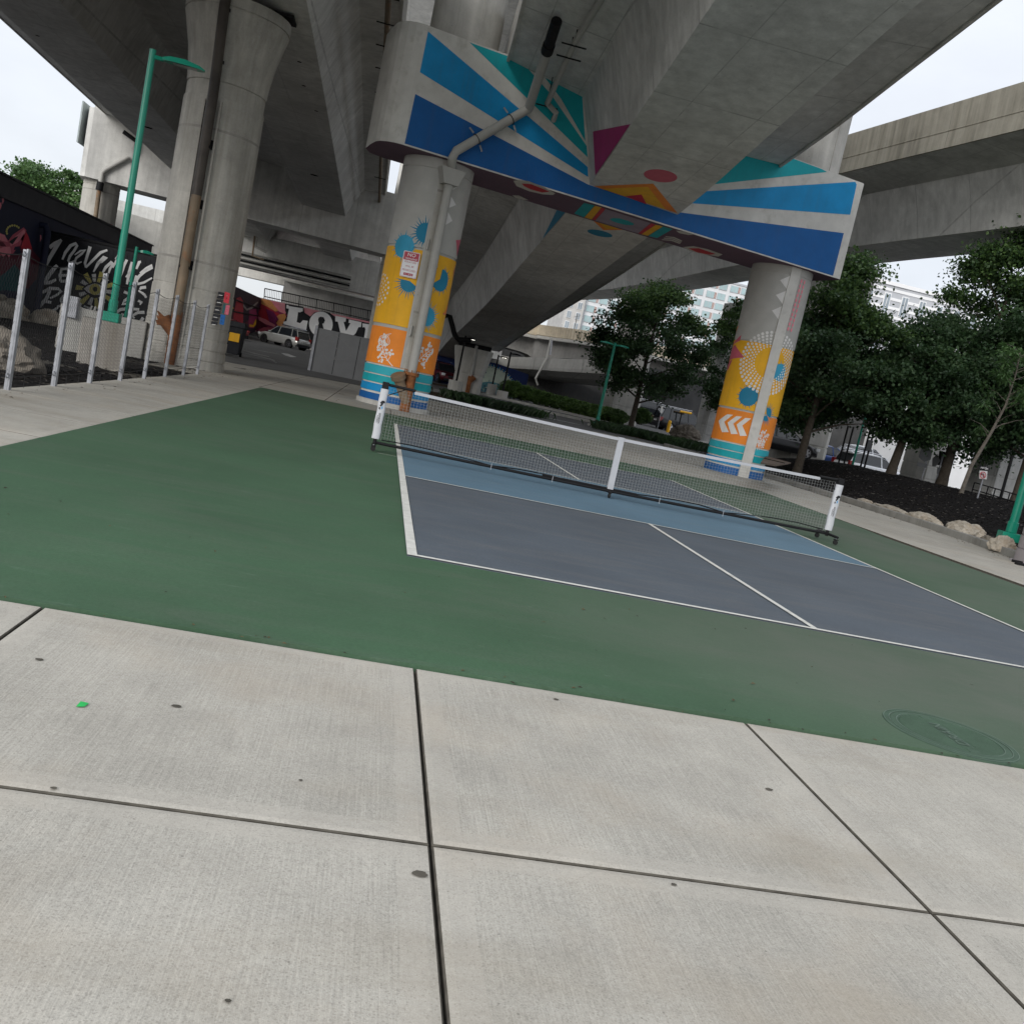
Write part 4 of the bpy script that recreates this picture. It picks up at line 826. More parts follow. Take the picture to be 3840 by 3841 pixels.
# ------------------------------------------------------------------ back wall with the big letters
YL=86.0
def fw(x,y,l=1): return ony(kl(x,y),YL-.03*l)
t=thing('letter_wall','pink retaining wall with big white block letters behind the silver car','wall',(-13,YL,0.9))
b_=MB(); A=fw(550,742,0); B=fw(1800,1010,0)
b_.prism([(A.x,YL,.3),(B.x+8,YL,.3),(B.x+8,YL,B.z-.2),(B.x,YL,B.z),(A.x,YL,A.z)],(0,.5,0),plain('flamingo_paint',(.72,.30,.33),.6,.1,1))
def LW(pts,mat,lay=1): b_.poly([fw(x,y,lay) for x,y in pts],mat)
LW([(552,745),(640,760),(700,860),(820,900),(810,1000),(740,1040),(560,1110),(490,1070),(520,900)],plain('berry_paint',(.30,.03,.10),.6),1); LW([(552,745),(640,762),(690,800),(735,870),(700,880),(620,830),(552,800)],plain('peach_paint',(.70,.30,.10),.6),2)
LW([(555,800),(620,830),(700,885),(740,900),(720,990),(640,1000),(560,960),(525,900)],RED,2); LW([(600,850),(680,880),(735,960),(700,1010),(640,990)],plain('plum_paint',(.22,.02,.10),.6),3); LW([(740,910),(800,900),(815,960),(790,1050),(735,1040),(700,990),(700,940)],plain('peach_paint',(.70,.30,.10)),3)
LW([(655,765),(735,785),(745,830),(810,885),(800,905),(740,880),(690,820)],PINK,3); LW([(520,930),(600,960),(700,1020),(690,1040),(600,1010),(530,970)],PINK,3); LW([(520,1075),(580,1040),(690,1045),(700,1060),(600,1075),(560,1110)],PINKD,3); LW([(500,950),(560,985),(620,1040),(540,1050),(490,1075)],MAROON,2)
LW([(800,795),(990,830),(1000,890),(1060,930),(1100,890),(1180,870),(1260,890),(1310,930),(1480,960),(1720,1010),(1715,1330),(1080,1240),(1030,1100),(770,1020),(800,960),(820,920),(800,870)],BLACKP,4)
LW([(815,808),(838,812),(835,822),(985,845),(982,878),(962,882),(960,888),(935,884),(920,988),(955,1000),(985,968),(1035,975),(1018,1068),(785,1010),(782,985),(815,978),(840,850),(812,845)],WHITEL,5)
LW(ell(1170,1010,122,132,-8,30),WHITEL,5); LW([(1168,932),(1198,938),(1212,970),(1200,1000),(1185,1005),(1200,1060),(1150,1060),(1130,1050),(1150,1000),(1142,965),(1148,940)],BLACKP,6)
LW([(1318,922),(1430,945),(1425,985),(1405,985),(1430,1080),(1475,1000),(1455,995),(1460,960),(1590,990),(1585,1040),(1560,1040),(1490,1190),(1390,1180),(1345,985),(1318,980)],WHITEL,5)
LW([(1600,1000),(1715,1020),(1712,1170),(1560,1150),(1560,1120),(1600,1100)],WHITEL,5); LW([(1552,1052),(1620,1040),(1630,1060),(1620,1120),(1615,1150),(1500,1130),(1540,1095)],BLACKP,6)
LW([(1340,930),(1385,938),(1372,1080),(1345,1060)],BLACKP,5.5) if False else None
shift(b_,(-13,YL,.9)); b_.build('painted_wall',t)
# darker wall on its left, coming nearer
def lw2(x,y,l=0):
    a=Vector((A.x,YL,0)); q=ony(kl(90,640),66.0); b2=Vector((q.x,66.0,0)); n=Vector((-(b2-a).y,(b2-a).x,0)).normalized(); n=n if n.dot(CAM-a)>0 else -n
    return onpl(kl(x,y),a+n*.03*l,n)
t=thing('mural_wall','dark wall painted with a red figure and yellow chains, left of the big letters','wall',(A.x-3,78,.9)); b_=MB()
pts=[lw2(552,742),lw2(270,612),lw2(150,560)]; q=lw2(552,742)
b_.poly([Vector((p.x,p.y,.2)) for p in pts[::-1]]+pts,plain('plum_black_paint',(.028,.016,.03),.6)); b_.poly([Vector((p.x-.4,p.y+.2,.2)) for p in pts]+[p+Vector((-.4,.2,0)) for p in pts[::-1]],NAVY); b_.poly([pts[0],pts[-1],pts[-1]+Vector((-.4,.2,0)),pts[0]+Vector((-.4,.2,0))],BLACKP)
for pl,mt,l in (([(300,740),(340,725),(370,780),(365,1050),(290,1045),(255,960),(280,850)],RED,1),([(210,900),(270,870),(260,1040),(205,1010)],MAROON,1),([(430,860),(500,850),(510,940),(480,1050),(420,1050)],plain('berry_paint',(.3,.03,.1)),1),([(370,1000),(430,960),(420,1055),(370,1050)],MAROON,1),
  ([(430,1010),(470,1020),(495,960),(502,965),(500,1010),(475,1040),(432,1035)],YEL,2),([(230,805),(262,830),(270,850),(250,850),(232,830)],YEL,2),([(370,800),(405,850),(450,830),(515,775),(520,790),(460,850),(405,870),(365,830)],plain('chain_paint',(.3,.26,.24),.6,.4,8),2)): b_.poly([lw2(x,y,l) for x,y in pl],mt)
shift(b_,(A.x-3,78,.9)); b_.build('painted_wall',t)
b_=MB(); P0=lw2(240,740,8);P1=lw2(545,850,8);P2=lw2(225,870,8);P3=lw2(520,925,8)
t=thing('guard_cable','two black rails along the dark mural wall left of the letters','rail',(A.x-3,78,.9))
for a,c in ((P0,P1),(P2,P3)): b_.tube([a,c],.06,BLACKM,6)
shift(b_,(A.x-3,78,.9)); b_.build('rail',t)
# gravel bank under it
gb=MB(); 
for i in range(16):
    x0=-40+i*2.6; x1=x0+2.6
    f=lambda x:(ong((0,0)) if False else 91.5+(x+60)*(-8/30) if x<-30 else 83.5-(x+30)*(2/14) if x<-16 else 81.5)
    gb.poly([(x0,f(x0)+.15,gz(82)+.1),(x1,f(x1)+.15,gz(82)+.1),(x1,YL+.1 if x1>A.x else 90,1.15),(x0,YL+.1 if x0>A.x else 90,1.15)],GRAVEL)
structure(gb,'gravel_bank')
# street railing above the wall
t=thing('railing','dark picket railing along the top of the wall with the big letters','railing',(-13,YL+1,4.8)); b_=MB()
ra=ony(kl(590,640),YL+1); rb_=ony(kl(1725,880),YL+1); r0=ony(kl(585,735),YL+1); r1=ony(kl(1720,985),YL+1)
n=64
for i in range(n+1):
    p=ra+(rb_-ra)*(i/n); q=r0+(r1-r0)*(i/n); w=.06 if i%10==0 else .02
    b_.tube([q-Vector((0,0,.1)),p],w,BLACKM,4)
b_.tube([ra,rb_],.055,BLACKM,5); b_.tube([r0+Vector((0,0,.12)),r1+Vector((0,0,.12))],.05,BLACKM,5); shift(b_,(-13,YL+1,4.8)); b_.build('pickets',t)
b_=MB(); b_.box(-26,8,YL+.55,YL+16,3.6,4.55,CONC); structure(b_,'upper_street')
# grey cabinet beside the pavement
ca=onz(kl(1060,1492)); cb=onz(kl(1590,1620)); hgt=ony(kl(1120,1040),ca.y).z
t=thing('utility_cabinet','dark grey steel enclosure with a faint spray painted outline, left of the painted column','cabinet',(-5.5,ca.y,0)); b_=MB()
b_.box(ca.x+5.5,cb.x+5.5+.9,0,1.4,0,hgt,STEELG); W_=(cb.x-ca.x+.9)
b_.build('body',t,bevel=.02); b_=MB()
for k in (1,2): b_=MB(); b_.box(ca.x+5.5+W_*k/3.4-.012,ca.x+5.5+W_*k/3.4+.012,-.006,.01,.05,hgt-.05,BLACKM); b_.build('seam',t)
b_=MB()
b_.box(ca.x+5.5-.12,ca.x+5.5,-.08,.06,0,hgt+.08,GALV); b_.build('trim',t); b_=MB()
fcab=lambda q: ony(kl(*q),ca.y-.012)-Vector((-5.5,ca.y,0))
for s_ in ([(1150,1190),(1240,1120),(1290,1120),(1310,1190),(1190,1180)],[(1150,1200),(1160,1240),(1195,1240),(1205,1330),(1250,1390),(1310,1370),(1340,1290),(1320,1215)],[(1320,1120),(1400,1180),(1470,1260),(1480,1330),(1440,1370),(1300,1375)],[(1400,1240),(1395,1310)]): b_.stroke(s_,5,fcab,plain('faint_spray_paint',(.2,.2,.2),.6))
b_.build('graffiti',t)
# wheeled bin
bn=thing('trash_bin','black wheeled bin with a yellow label beside the flared column','bin',(-10.1,29.8,0)); b_=MB()
s0,s1=.42,.5
b_.add([(-s0,-s0,.08),(s0,-s0,.08),(s0,s0,.08),(-s0,s0,.08),(-s1,-s1,1.25),(s1,-s1,1.25),(s1,s1,1.25),(-s1,s1,1.25)],[(3,2,1,0),(4,5,6,7),(0,1,5,4),(1,2,6,5),(2,3,7,6),(3,0,4,7)],BLACKP); b_.build('body',bn,bevel=.04)
b_=MB(); b_.prism([(-.56,-.56,1.25),(.56,-.56,1.25),(.56,.56,1.25),(-.56,.56,1.25)],(0,0,.1),BLACKP); b_.prism([(-.5,-.3,1.35),(.5,-.3,1.35),(.5,.5,1.35),(-.5,.5,1.35)],(0,0,.12),BLACKP); b_.build('lid',bn,bevel=.03)
b_=MB(); b_.poly([(-.05,-.50,.62),(.38,-.505,.62),(.38,-.518,.98),(-.05,-.515,.98)],YEL); b_.build('label_plate',bn)
for x in (-.42,.42): b_=MB(); b_.tube([(x-.04,.35,.1),(x+.04,.35,.1)],.1,RUBBER,12); b_.build('wheel',bn)
# ------------------------------------------------------------------ pipes and hardware on the painted bent
t=thing('drain_pipe','cream drain pipe crossing the blue cap beam and running down the left painted column','pipe',(PL.x,PL.y,0))
FP=PL+NN*-1.36
def onc(p,off=-1.36): return onpl(p,PL+NN*off,NN)
dA=onc(k2(1060,615)); dB=onc(k2(650,855)); 
up=onz(k2(1218,120),9.35+.098*2.0); mid_=onz(k2(1120,470),8.55) 
b_=MB(); b_.tube([up-PL,up-PL+(dA-up)*.28],.13,BLACKM,14); b_.build('upper_pipe',t,smooth=50)
b_=MB(); b_.tube([up-PL+(dA-up)*.28,dA-PL+(up-dA)*.06,dA-PL],.118,PVC,14); b_.tube([up-PL+(dA-up)*.24,up-PL+(dA-up)*.32],.15,BLACKM,14); b_.build('upper_pipe',t,smooth=50)
ang=math.atan2(oncyl(k8(690,700),PL.x,PL.y,1.1).y-PL.y,oncyl(k8(690,700),PL.x,PL.y,1.1).x-PL.x); vd=Vector((math.cos(ang),math.sin(ang),0))
vt_=vd*1.12+UZ*6.35
dc=onc(k2(628,895))-PL
b_=MB(); b_.tube([dA-PL,dB-PL,dc,vt_+UZ*.1],.118,PVC,14); b_.build('diagonal_pipe',t,smooth=50)
e=Vector((-vd.y,vd.x,0))
b_=MB(); b_.add([vd*.94+e*x*a+UZ*z for z,a in ((6.42,.33),(6.02,.20)) for x in (-1,1)]+[vd*1.3+e*x*a+UZ*z for z,a in ((6.42,.33),(6.02,.20)) for x in (-1,1)],[(0,1,5,4),(4,5,7,6),(0,4,6,2),(5,1,3,7),(2,6,7,3)],PVC); b_.build('hopper',t)
b_=MB(); b_.tube([vd*1.12+UZ*6.05,vd*1.12+UZ*1.02],.118,PVC,16); 
for z in (5.95,3.9,2.02): b_.tube([vd*1.12+UZ*z,vd*1.12+UZ*(z+.05)],.13,PVC,16)
b_.build('down_pipe',t,smooth=50)
b_=MB()
for z in (4.3,2.0): b_.tube([vd*.98+e*-.2+UZ*z,vd*.98+e*-.2+UZ*(z+.28)],.03,PVC,6)
for k in (.25,.72):
    c=dA+(dB-dA)*k-PL; a=(dB-dA).normalized(); x1=NN; x2=a.cross(x1).normalized()
    b_.tube([c+(x1*math.cos(q)+x2*math.sin(q))*.135 for q in [2*math.pi*i/16 for i in range(17)]],.012,BLACKM,5)
    for s_ in (-1,1): b_.tube([c+x2*.17*s_,c+x2*.33*s_+a*.03],.025,GALV,6)
b_.build('clamp',t)
b_=MB(); b_.tube([vd*1.12+UZ*1.06,vd*1.12+UZ*.98],.21,RUST,16); b_.tube([vd*1.12+UZ*1.0,vd*1.12+UZ*.3,vd*1.12+UZ*0],[.15,.14,.14],RUST,16)
for i in range(8): a=2*math.pi*i/8; q=vd*1.12+Vector((math.cos(a),math.sin(a),0))*.18; b_.tube([q+UZ*.95,q+UZ*1.13],.014,RUST,5)
b_.build('rusty_base',t,smooth=40)
b_=MB(); b_.tube([vd*1.14+UZ*.25,vd*1.2-e*.32+UZ*.78,vd*1.22-e*.37+UZ*.87],[.13,.14,.145],RUSTPIPE,14); b_.tube([vd*1.2-e*.345+UZ*.83,vd*1.23-e*.40+UZ*.93],[.2,.2],RUSTPIPE,16); b_.build('branch_pipe',t,smooth=40)
# sign
sg=thing('no_trespassing_sign','red and white no trespassing sign on the left painted column','sign',(0,0,0))
sp=oncyl(k8(536,368),PL.x,PL.y,1.02); sg.location=sp; sa=math.atan2(sp.y-PL.y,sp.x-PL.x)+math.pi/2+R(2); sg.rotation_euler=(0,0,sa)
w2,h2=.225,.335; WS=plain('sign_white',(.74,.74,.76),.35,.04,5); RS=plain('sign_red',(.38,.01,.04),.35,.05,5)
def rrect(x0,x1,z0,z1,r,y,n=4):
    return [(cx+r*math.cos(a),y,cz+r*math.sin(a)) for cx,cz,q in ((x1-r,z1-r,0),(x0+r,z1-r,90),(x0+r,z0+r,180),(x1-r,z0+r,270)) for a in [R(q+90*i/n) for i in range(n+1)]]
b_=MB(); b_.prism(rrect(-w2,w2,-h2,h2,.03,0)[::-1],(0,-.006,0),WS); b_.poly(rrect(-w2+.012,w2-.012,-h2+.012,h2-.012,.025,-.0075)[::1],RS); b_.poly(rrect(-w2+.018,w2-.018,-h2+.018,h2-.018,.022,-.009),WS); b_.build('plate',sg)
b_=MB(); b_.poly(rrect(-w2+.025,w2-.025,.105,h2-.022,.02,-.0105),RS); b_.poly(rrect(-.13,.13,-.29,-.225,.015,-.0105),RS)
def lett(txt,size,z,mat,sx=1.0):
    vs,fs=text_mesh(txt,size); b_.add([(x*sx,-.013,y+z) for x,y,zz in vs],fs,mat)
lett('NO',.13,.245,WS,1.1); lett('TRESPASSING',.066,.145,WS,.82); lett('VIOLATORS',.066,.06,RS,.95); lett('WILL BE',.062,-.05,RS); lett('PROSECUTED',.064,-.155,RS,.92); lett('M.G.L. 266-120',.046,-.258,WS,.75)
b_.build('lettering',sg)
# thin hung pipes
def hung(name,label,pts,r,mat,loc,hang):
    t=thing(name,label,'pipe',loc); b_=MB(); L0=Vector(loc); b_.tube([p-L0 for p in pts],r,mat,10); b_.build('pipe',t,smooth=50)
    for p,h in hang:
        b_=MB(); b_.tube([p-L0+UZ*h,p-L0-UZ*.1],.014,BLACKM,5); b_.tube([p-L0+Vector((-.3,0,-.08)),p-L0+Vector((.3,0,-.08))],.02,BLACKM,5); b_.build('hanger',t)
    return t
pz=9.0
Q=[onz(k2(*q),z) for q,z in (((1480,-20),9.75),((1320,240),9.35),((1290,310),9.2),((1245,400),9.05),((1165,585),8.7),((1215,640),8.5),((1200,680),8.4))]
hung('hung_pipe','thin grey pipe hung under the ramp beside the black drain','pipe' and Q,.075,PVC,tuple(Q[2]),[(Q[1],.5),(Q[2],.5),(Q[4],.7)])
Q=[onz(k2(*q),10.55) for q in ((270,-30),(262,120),(255,250),(247,380),(240,520),(235,640),(228,820),(222,1000),(213,1195))]
hung('hung_pipe','long rusty grey pipe hung under the edge of the highway deck','pipe' and Q,.085,RUSTPIPE,tuple(Q[3]),[(q,.5) for q in Q])
Q=[ony(k2(*q),49) for q in ((240,1075),(225,1180),(225,1240),(285,1335))]; 
hung('hung_pipe','short bent drain pipe on the rear cross beam behind the left painted column',Q,.15,PVC,tuple(Q[0]),[(Q[0],.3)])
Q=[onz(k2(*q),rz(y)+2.05) for q,y in (((905,1095),17),((840,1250),20),((740,1450),24),((620,1650),30))]
hung('hung_pipe','straight grey pipe hung under the ramp behind the left painted column',Q,.08,RUSTPIPE,tuple(Q[0]),[(q,.3) for q in Q]+[((Q[0]+Q[1])/2,.3),((Q[1]+Q[2])/2,.3),((Q[2]+Q[3])/2,.3)])

# ------------------------------------------------------------------ lamps
def shoebox(name,label,loc,h,arm,rz,group=None,base=True,two=False,sc=1.0,mat=None,lit=False):
    mt=mat or GREEN; t=thing(name,label,'street lamp',loc,rz,group); b_=MB(); b_.tube([(0,0,.0),(0,0,h)],[.07*sc,.058*sc],mt,14); b_.tube([(0,0,h),(0,0,h+.02)],.062*sc,mt,14); b_.build('pole',t,smooth=50)
    if base: b_=MB(); b_.box(-.16*sc,.16*sc,-.16*sc,.16*sc,0,.18,mt); b_.tube([(0,0,.18),(0,0,.42)],.085*sc,mt,12); b_.build('base_cover',t,bevel=.015)
    for sg in ((1,-1) if two else (1,)):
        b_=MB(); b_.tube([(0,0,h-.1),(sg*.22*arm,0,h-.1)],.04*sc,mt,8)
        prof=[(.2,.05,.03),(.35,.13,.045),(.62,.15,.05),(.9,.13,.03),(1.0,.05,.012)]
        vs=[]; 
        for x,w,hh in prof: vs+= [(sg*x*arm,-w*arm,h-.12),(sg*x*arm,w*arm,h-.12),(sg*x*arm,w*.8*arm,h-.12+hh*2),(sg*x*arm,-w*.8*arm,h-.12+hh*2)]
        fs=[(4*i+j,4*i+(j+1)%4,4*i+4+(j+1)%4,4*i+4+j) for i in range(len(prof)-1) for j in range(4)]+[(0,1,2,3),(19,18,17,16)]
        b_.add(vs,fs,mt); hd=b_.build('lamp_head',t)
        b_=MB(); b_.poly([(sg*x*arm,y*arm,h-.125) for x,y in ((.4,-.1),(.85,-.1),(.85,.1),(.4,.1))],LAMPON if lit else plain('lens',(.3,.3,.3),.3)); b_.build('lens',hd)
    return t
LAMPON=emis('lamp_glow',(1,.96,.85),6)
def block(name,label,loc,s,h,rz=0,mat=None):
    b_=MB(); b_.prism([(-s,-s,-.1),(s,-s,-.1),(s,s,-.1),(-s,s,-.1)],(0,0,h+.1),mat or CONCL); o=b_.build(name,bevel=.03); o.location=loc; o.rotation_euler=(0,0,rz); tag(o,label,'concrete block'); return o
block('lamp_footing','square concrete footing under the tall green lamp behind the fence',(-8.75,6.25,0),.42,.86,R(14),concrete('footing_concrete',(.33,.31,.28),var=.3,stain=(.2,.17,.13)))
lampL=ony((425,1210),6.3)
shoebox('street_lamp','tall green street lamp on a concrete footing behind the wire fence at left',(-8.72,6.35,.86),5.05,.95,R(5))
block('lamp_footing','squat concrete block with a grey electrical box on it, behind the fence',(-10.2,9.75,0),.5,.95,R(20))
t=thing('electrical_box','small light grey electrical box with conduits on a concrete block','electrical box',(-10.35,9.2,.75)); b_=MB(); b_.box(-.15,.15,-.09,.06,-.05,.42,GALV); b_.build('case',t,bevel=.015); b_=MB()

for x in (.3,.38): b_=MB(); b_.tube([(x,.3,-.1),(x,.32,.15),(x+.03,.32,.3)],.025,PVC,6); b_.build('conduit',t)
block('lamp_footing','small ribbed concrete block between the fence posts and the flared column',(-9.9,12.6,0),.36,.9,R(10))
pz_=ony(ka(1062,1432),20); shoebox('street_lamp','short green lamp in front of the lettered black panel',(pz_.x,20,.3),ony(ka(1180,750),20).z-.3,.55,R(20),sc=.9)
# centre and right green lamps
q=ong(kd(1405,972)); hh=ony(kd(1560,305),q.y).z-q.z
block('lamp_footing','low concrete pad under the double headed green lamp',(q.x,q.y,q.z),.38,.12,R(10)); shoebox('street_lamp','double headed green lamp standing beside the hedge in the middle',(q.x,q.y,q.z+.12),hh-.05,.85,R(10),two=True,sc=1.25)
shoebox('street_lamp','green lamp post cut off by the right edge, beside the pale boulders',(10.3,5.5,.28),6.2,1.2,R(160),sc=1.3)
for lab,px,pt,y in (('far green lamp pole under the trees, left of the striped building',(690,555),(765,250),31),('green lamp post between two tree trunks on the mound crest',(980,597),(1015,440),26)):
    a=ony(kr(*px),y); c=ony(kr(*pt),y); shoebox('street_lamp',lab,(a.x,a.y,a.z-.1),c.z-a.z+.3,.5,R(30),sc=.85 if y>30 else 1.1,base=False)
a=ony(kr(1225,650),33); c=ony(kr(1255,490),33); shoebox('street_lamp','small double headed green lamp beyond the mound at right',(a.x,a.y,a.z-.3),c.z-a.z+.35,.75,R(5),two=True,base=False)
# black lamps by the far pier with round footings
def blk(lab,base,top,r=.42,h=.95,lit=True,yv=None,ft=None):
    q=ong(kd(*base)) if yv is None else ony(kd(*base),yv); tp=ony(kd(*top),q.y); h=ony(kd(*ft),q.y).z-q.z if ft else h; b_=MB(); b_.lathe([(r,-.9),(r,h),(r*.95,h+.03)],CONCL,24); o=b_.build('lamp_footing',smooth=40); o.location=q; tag(o,'round concrete footing of the '+lab,'concrete block')
    shoebox('street_lamp',lab,(q.x,q.y,q.z+h),tp.z-q.z-h,.75,R(5),base=False,sc=.95,mat=BLACKM,lit=lit)
blk('lit black lamp in front of the pier under the ramp',(265,690),(365,240),.48,1.15,True,48,(275,598)); blk('black lamp by the blue graffiti wall, farther one',(560,690),(630,392),.36,.95,True,58,(565,626)); blk('black lamp at the left end of the hedge',(637,768),(712,365),.40,1.1,False,52,(645,680))
blk('lit black lamp standing behind the hedge',(1155,740),(1195,570),.3,.2)

# ------------------------------------------------------------------ far pier, far ramps, underpass walls
q=ong(kd(340,710)); px_,py_=2.1,51.5
t=thing('ramp_pier','concrete pier flaring at its top under the far end of the ramp','pier',(px_,py_,gz(py_))); b_=MB(); Hh=rz(py_)-gz(py_)-.25
def pring(w,d,z): return [(-w,-d*.6,z),(-w*.7,-d,z),(w*.7,-d,z),(w,-d*.6,z),(w,d*.6,z),(w*.7,d,z),(-w*.7,d,z),(-w,d*.6,z)]
rg=[pring(.95,.8,-.3),pring(.95,.8,1.2),pring(.93,.78,1.22),pring(.93,.78,1.26),pring(.97,.8,1.28),pring(1.25,.85,Hh-.3),pring(1.3,.9,Hh)]
for a,c in zip(rg,rg[1:]): b_.add(a+c,[(i,(i+1)%8,8+(i+1)%8,8+i) for i in range(8)],CONCL)
b_.poly(rg[-1],CONCL); b_.build('shaft',t); b_=MB(); b_.box(-1.1,1.1,-.5,.5,Hh,Hh+.3,BLACKM); b_.build('bearing',t)
b_=MB(); b_.tube([(.05,-.95,Hh+.2),(.05,-.95,1.0)],.1,PVC,10); b_.build('drain_pipe',t,smooth=50); b_=MB(); b_.tube([(.05,-.95,1.1),(.05,-.95,0)],.15,RUST,10); b_.tube([(.05,-.95,.7),(.3,-1.0,1.1)],[.14,.2],RUST,10); b_.build('rusty_trap',t,smooth=50)
apipe('drain_pipe',t,[ony(kd(*w_),46)-Vector((0,0,0)) for w_ in ((195,75),(230,80),(270,230),(300,265),(400,270))],.16,GREEN if False else BLACKM,(px_,py_,gz(py_)),10)
# far beige parapet bridge
SHADEC=concrete('shade_grey_concrete',(.22,.215,.205),var=.3)  # concrete darkened to paint in the shade around the far bridge
t=thing('far_bridge','distant bridge with a ribbed cream parapet and an arched girder, above the hedge','bridge',(10,90,6)); b_=MB()
BE=plain('cream_parapet',(.66,.58,.45),.8,.12,1.5)
T0,T1,T2=ony(kd(760,108),95),ony(kd(1000,150),93),ony(kd(1640,250),88)
AXB=[(T0.x-26,97,T0.z+.3),(T0.x,95,T0.z),(T1.x,93,T1.z),(T2.x,88,T2.z),(T2.x+22,83,T2.z-.5)]
AXB=spline(AXB,8)
sweep(b_,AXB[::-1],[(0,-1.2),(0,-.05),(.06,0),(.3,0),(.3,-1.2)],BE)
for i in range(0,len(AXB)-1):
    for k in range(3):
        p=AXB[i]+(AXB[i+1]-AXB[i])*(k/3); b_.box(p.x-.16,p.x+.16,p.y-.14,p.y+.02,p.z-1.15,p.z-.02,BE)
shift(b_,(10,90,6)); b_.build('parapet',t)
b_=MB(); sweep(b_,AXB[::-1],[(-.1,-1.5),(-.1,-1.21),(9,-1.21),(9,-1.5)],CONCL); shift(b_,(10,90,6)); b_.build('deck_slab',t)
b_=MB(); n=len(AXB); 
for i in range(n-1):
    def dep(i): u=(i/(n-1)); return 1.9+1.6*(2*abs((u*2.2)%1-.5))**2
    a,c=AXB[i],AXB[i+1]; d0,d1=dep(i),dep(i+1)
    vs=[(a.x,a.y+1.6,a.z-1.25),(c.x,c.y+1.6,c.z-1.25),(c.x,c.y+1.6,c.z-1.25-d1),(a.x,a.y+1.6,a.z-1.25-d0),(a.x,a.y+6,a.z-1.25-d0),(c.x,c.y+6,c.z-1.25-d1)]
    b_.add(vs,[(0,3,2,1),(3,4,5,2)],SHADEC)
shift(b_,(10,90,6)); b_.build('arched_girder',t)
b_=MB(); 
for k in (0,1,2,3): u=AXB[8+6*k]; b_.tube([(u.x,u.y-.2,u.z),(u.x,u.y-.2,u.z+1.6)],.05,PVC,5); b_.tube([(u.x-.3,u.y-.2,u.z+1.2),(u.x+.4,u.y-.2,u.z+1.5)],.03,PVC,4)
b_.tube([p+Vector((0,-.35,-1.5)) for p in AXB],.09,PVC,6); shift(b_,(10,90,6)); b_.build('sign_bracket',t)
# catenary fence posts
t=thing('street_ramp','curving grey ramp with a plain parapet passing under the cream bridge','bridge',(12,70,3)); b_=MB()
E0=[(kd(700,402),96),(kd(900,408),90),(kd(1150,418),82),(kd(1400,425),76),(kd(1650,430),70)]; AXE=spline([tuple(ony(p,y)) for p,y in E0],5)
AXE=[Vector((AXE[0].x-9,102,AXE[0].z))]+AXE
sweep(b_,AXE[::-1],[(.05,-1.3),(0,-1.0),(.12,0),(.35,0),(.35,-1.0),(6,-1.0),(6,-1.75),(1.2,-1.75)],concrete('dull_concrete',(.30,.295,.275),var=.25,joints=(('X',3.0,0,.05),))); shift(b_,(12,70,3)); b_.build('ramp_deck',t)
b_=MB(); u=ony(kd(1005,400),86.5); b_.tube([u-Vector((12,70,3))+Vector((0,-.6,1.9)),u-Vector((12,70,3))+Vector((0,-.6,-.2)),u-Vector((12,70,3))+Vector((-.7,-.6,-2.5)),u-Vector((12,70,3))+Vector((-.3,-.5,-3.1))],.12,PVC,8); b_.tube([u-Vector((12,70,3))+Vector((.1,-.7,1.7)),u-Vector((12,70,3))+Vector((.25,-.7,.2))],.1,GALV,6); b_.build('standpipe',t)
t=thing('underpass_wall','concrete wall coloured dark as shade below the curving grey ramp','wall',(12,100,0)); b_=MB(); u0=ony(kd(780,540),98); u1=ony(kd(1750,560),90)
b_.prism([(u0.x-4,98,0),(u1.x+12,88,0),(u1.x+12,88,4.0),(u0.x-4,98,4.2)],(0,.6,0),concrete('underpass_shade_concrete',(.10,.10,.10),var=.25)); shift(b_,(12,100,0)); b_.build('wall_face',t)  # wall colour darkened to hold the shade below the ramp
# blue mural
YB=62.0
t=thing('graffiti_wall','blue wall sprayed with a pale calligraphy burst behind the ramp pier','wall',(6,YB,0)); b_=MB()
fb=lambda q,l=1: ony(kd(*q),YB-.03*l)
c0,c1,c2,c3=fb((430,455),0),fb((610,470),0),fb((790,520),0),fb((790,700),0)
BN=plain('navy_spray',(.01,.025,.11),.6,.2,2)
b_.prism([(c0.x-6,YB,.2),(c3.x+.4,YB,.2),(c3.x+.4,YB,c2.z-.1),(c2.x,YB,c2.z),(c1.x,YB,c1.z+.1),(c0.x-6,YB,c0.z+.4)],(0,.5,0),BN)
cx,cy=540,680; PG=plain('pale_green_spray',(.55,.62,.52),.6,.1,2); TG=plain('teal_spray',(.10,.26,.30),.6,.3,2); LG=plain('lime_spray',(.45,.52,.25),.6,.15,2)
b_.poly([fb(q,.6) for q in ell(cx-20,cy+20,240,110,12,24)],TG)
b_.poly([fb((cx+210*math.cos(R(a)),cy-192*math.sin(R(a))+max(0,math.cos(R(a)))*26),1) for a in range(8,176,7)]+[fb((cx+150*math.cos(R(a)),cy-95*math.sin(R(a))+20),1) for a in range(172,8,-8)],PG)
rnd=random.Random(11)
for k in range(90):
    a=R(rnd.uniform(95,372)); rr=rnd.uniform(.55,1)
    x,y=cx+205*rr*math.cos(a),cy-190*rr*math.sin(a)*(1 if math.sin(a)>0 else .3)
    if math.sin(a)<-.1: continue
    L=rnd.uniform(14,34); th=a+rnd.uniform(-.5,.5); st=[(x,y),(x+L*.5*math.cos(th)+rnd.uniform(-8,8),y-L*.5*math.sin(th)),(x+L*math.cos(th+.5),y-L*math.sin(th+.5))]
    b_.stroke(st,[6,9,3],lambda q:fb(q,2.2),(BN if rnd.random()<.6 else TG) if rr>.7 else rnd.choice([PG,LG,LG,TG]))
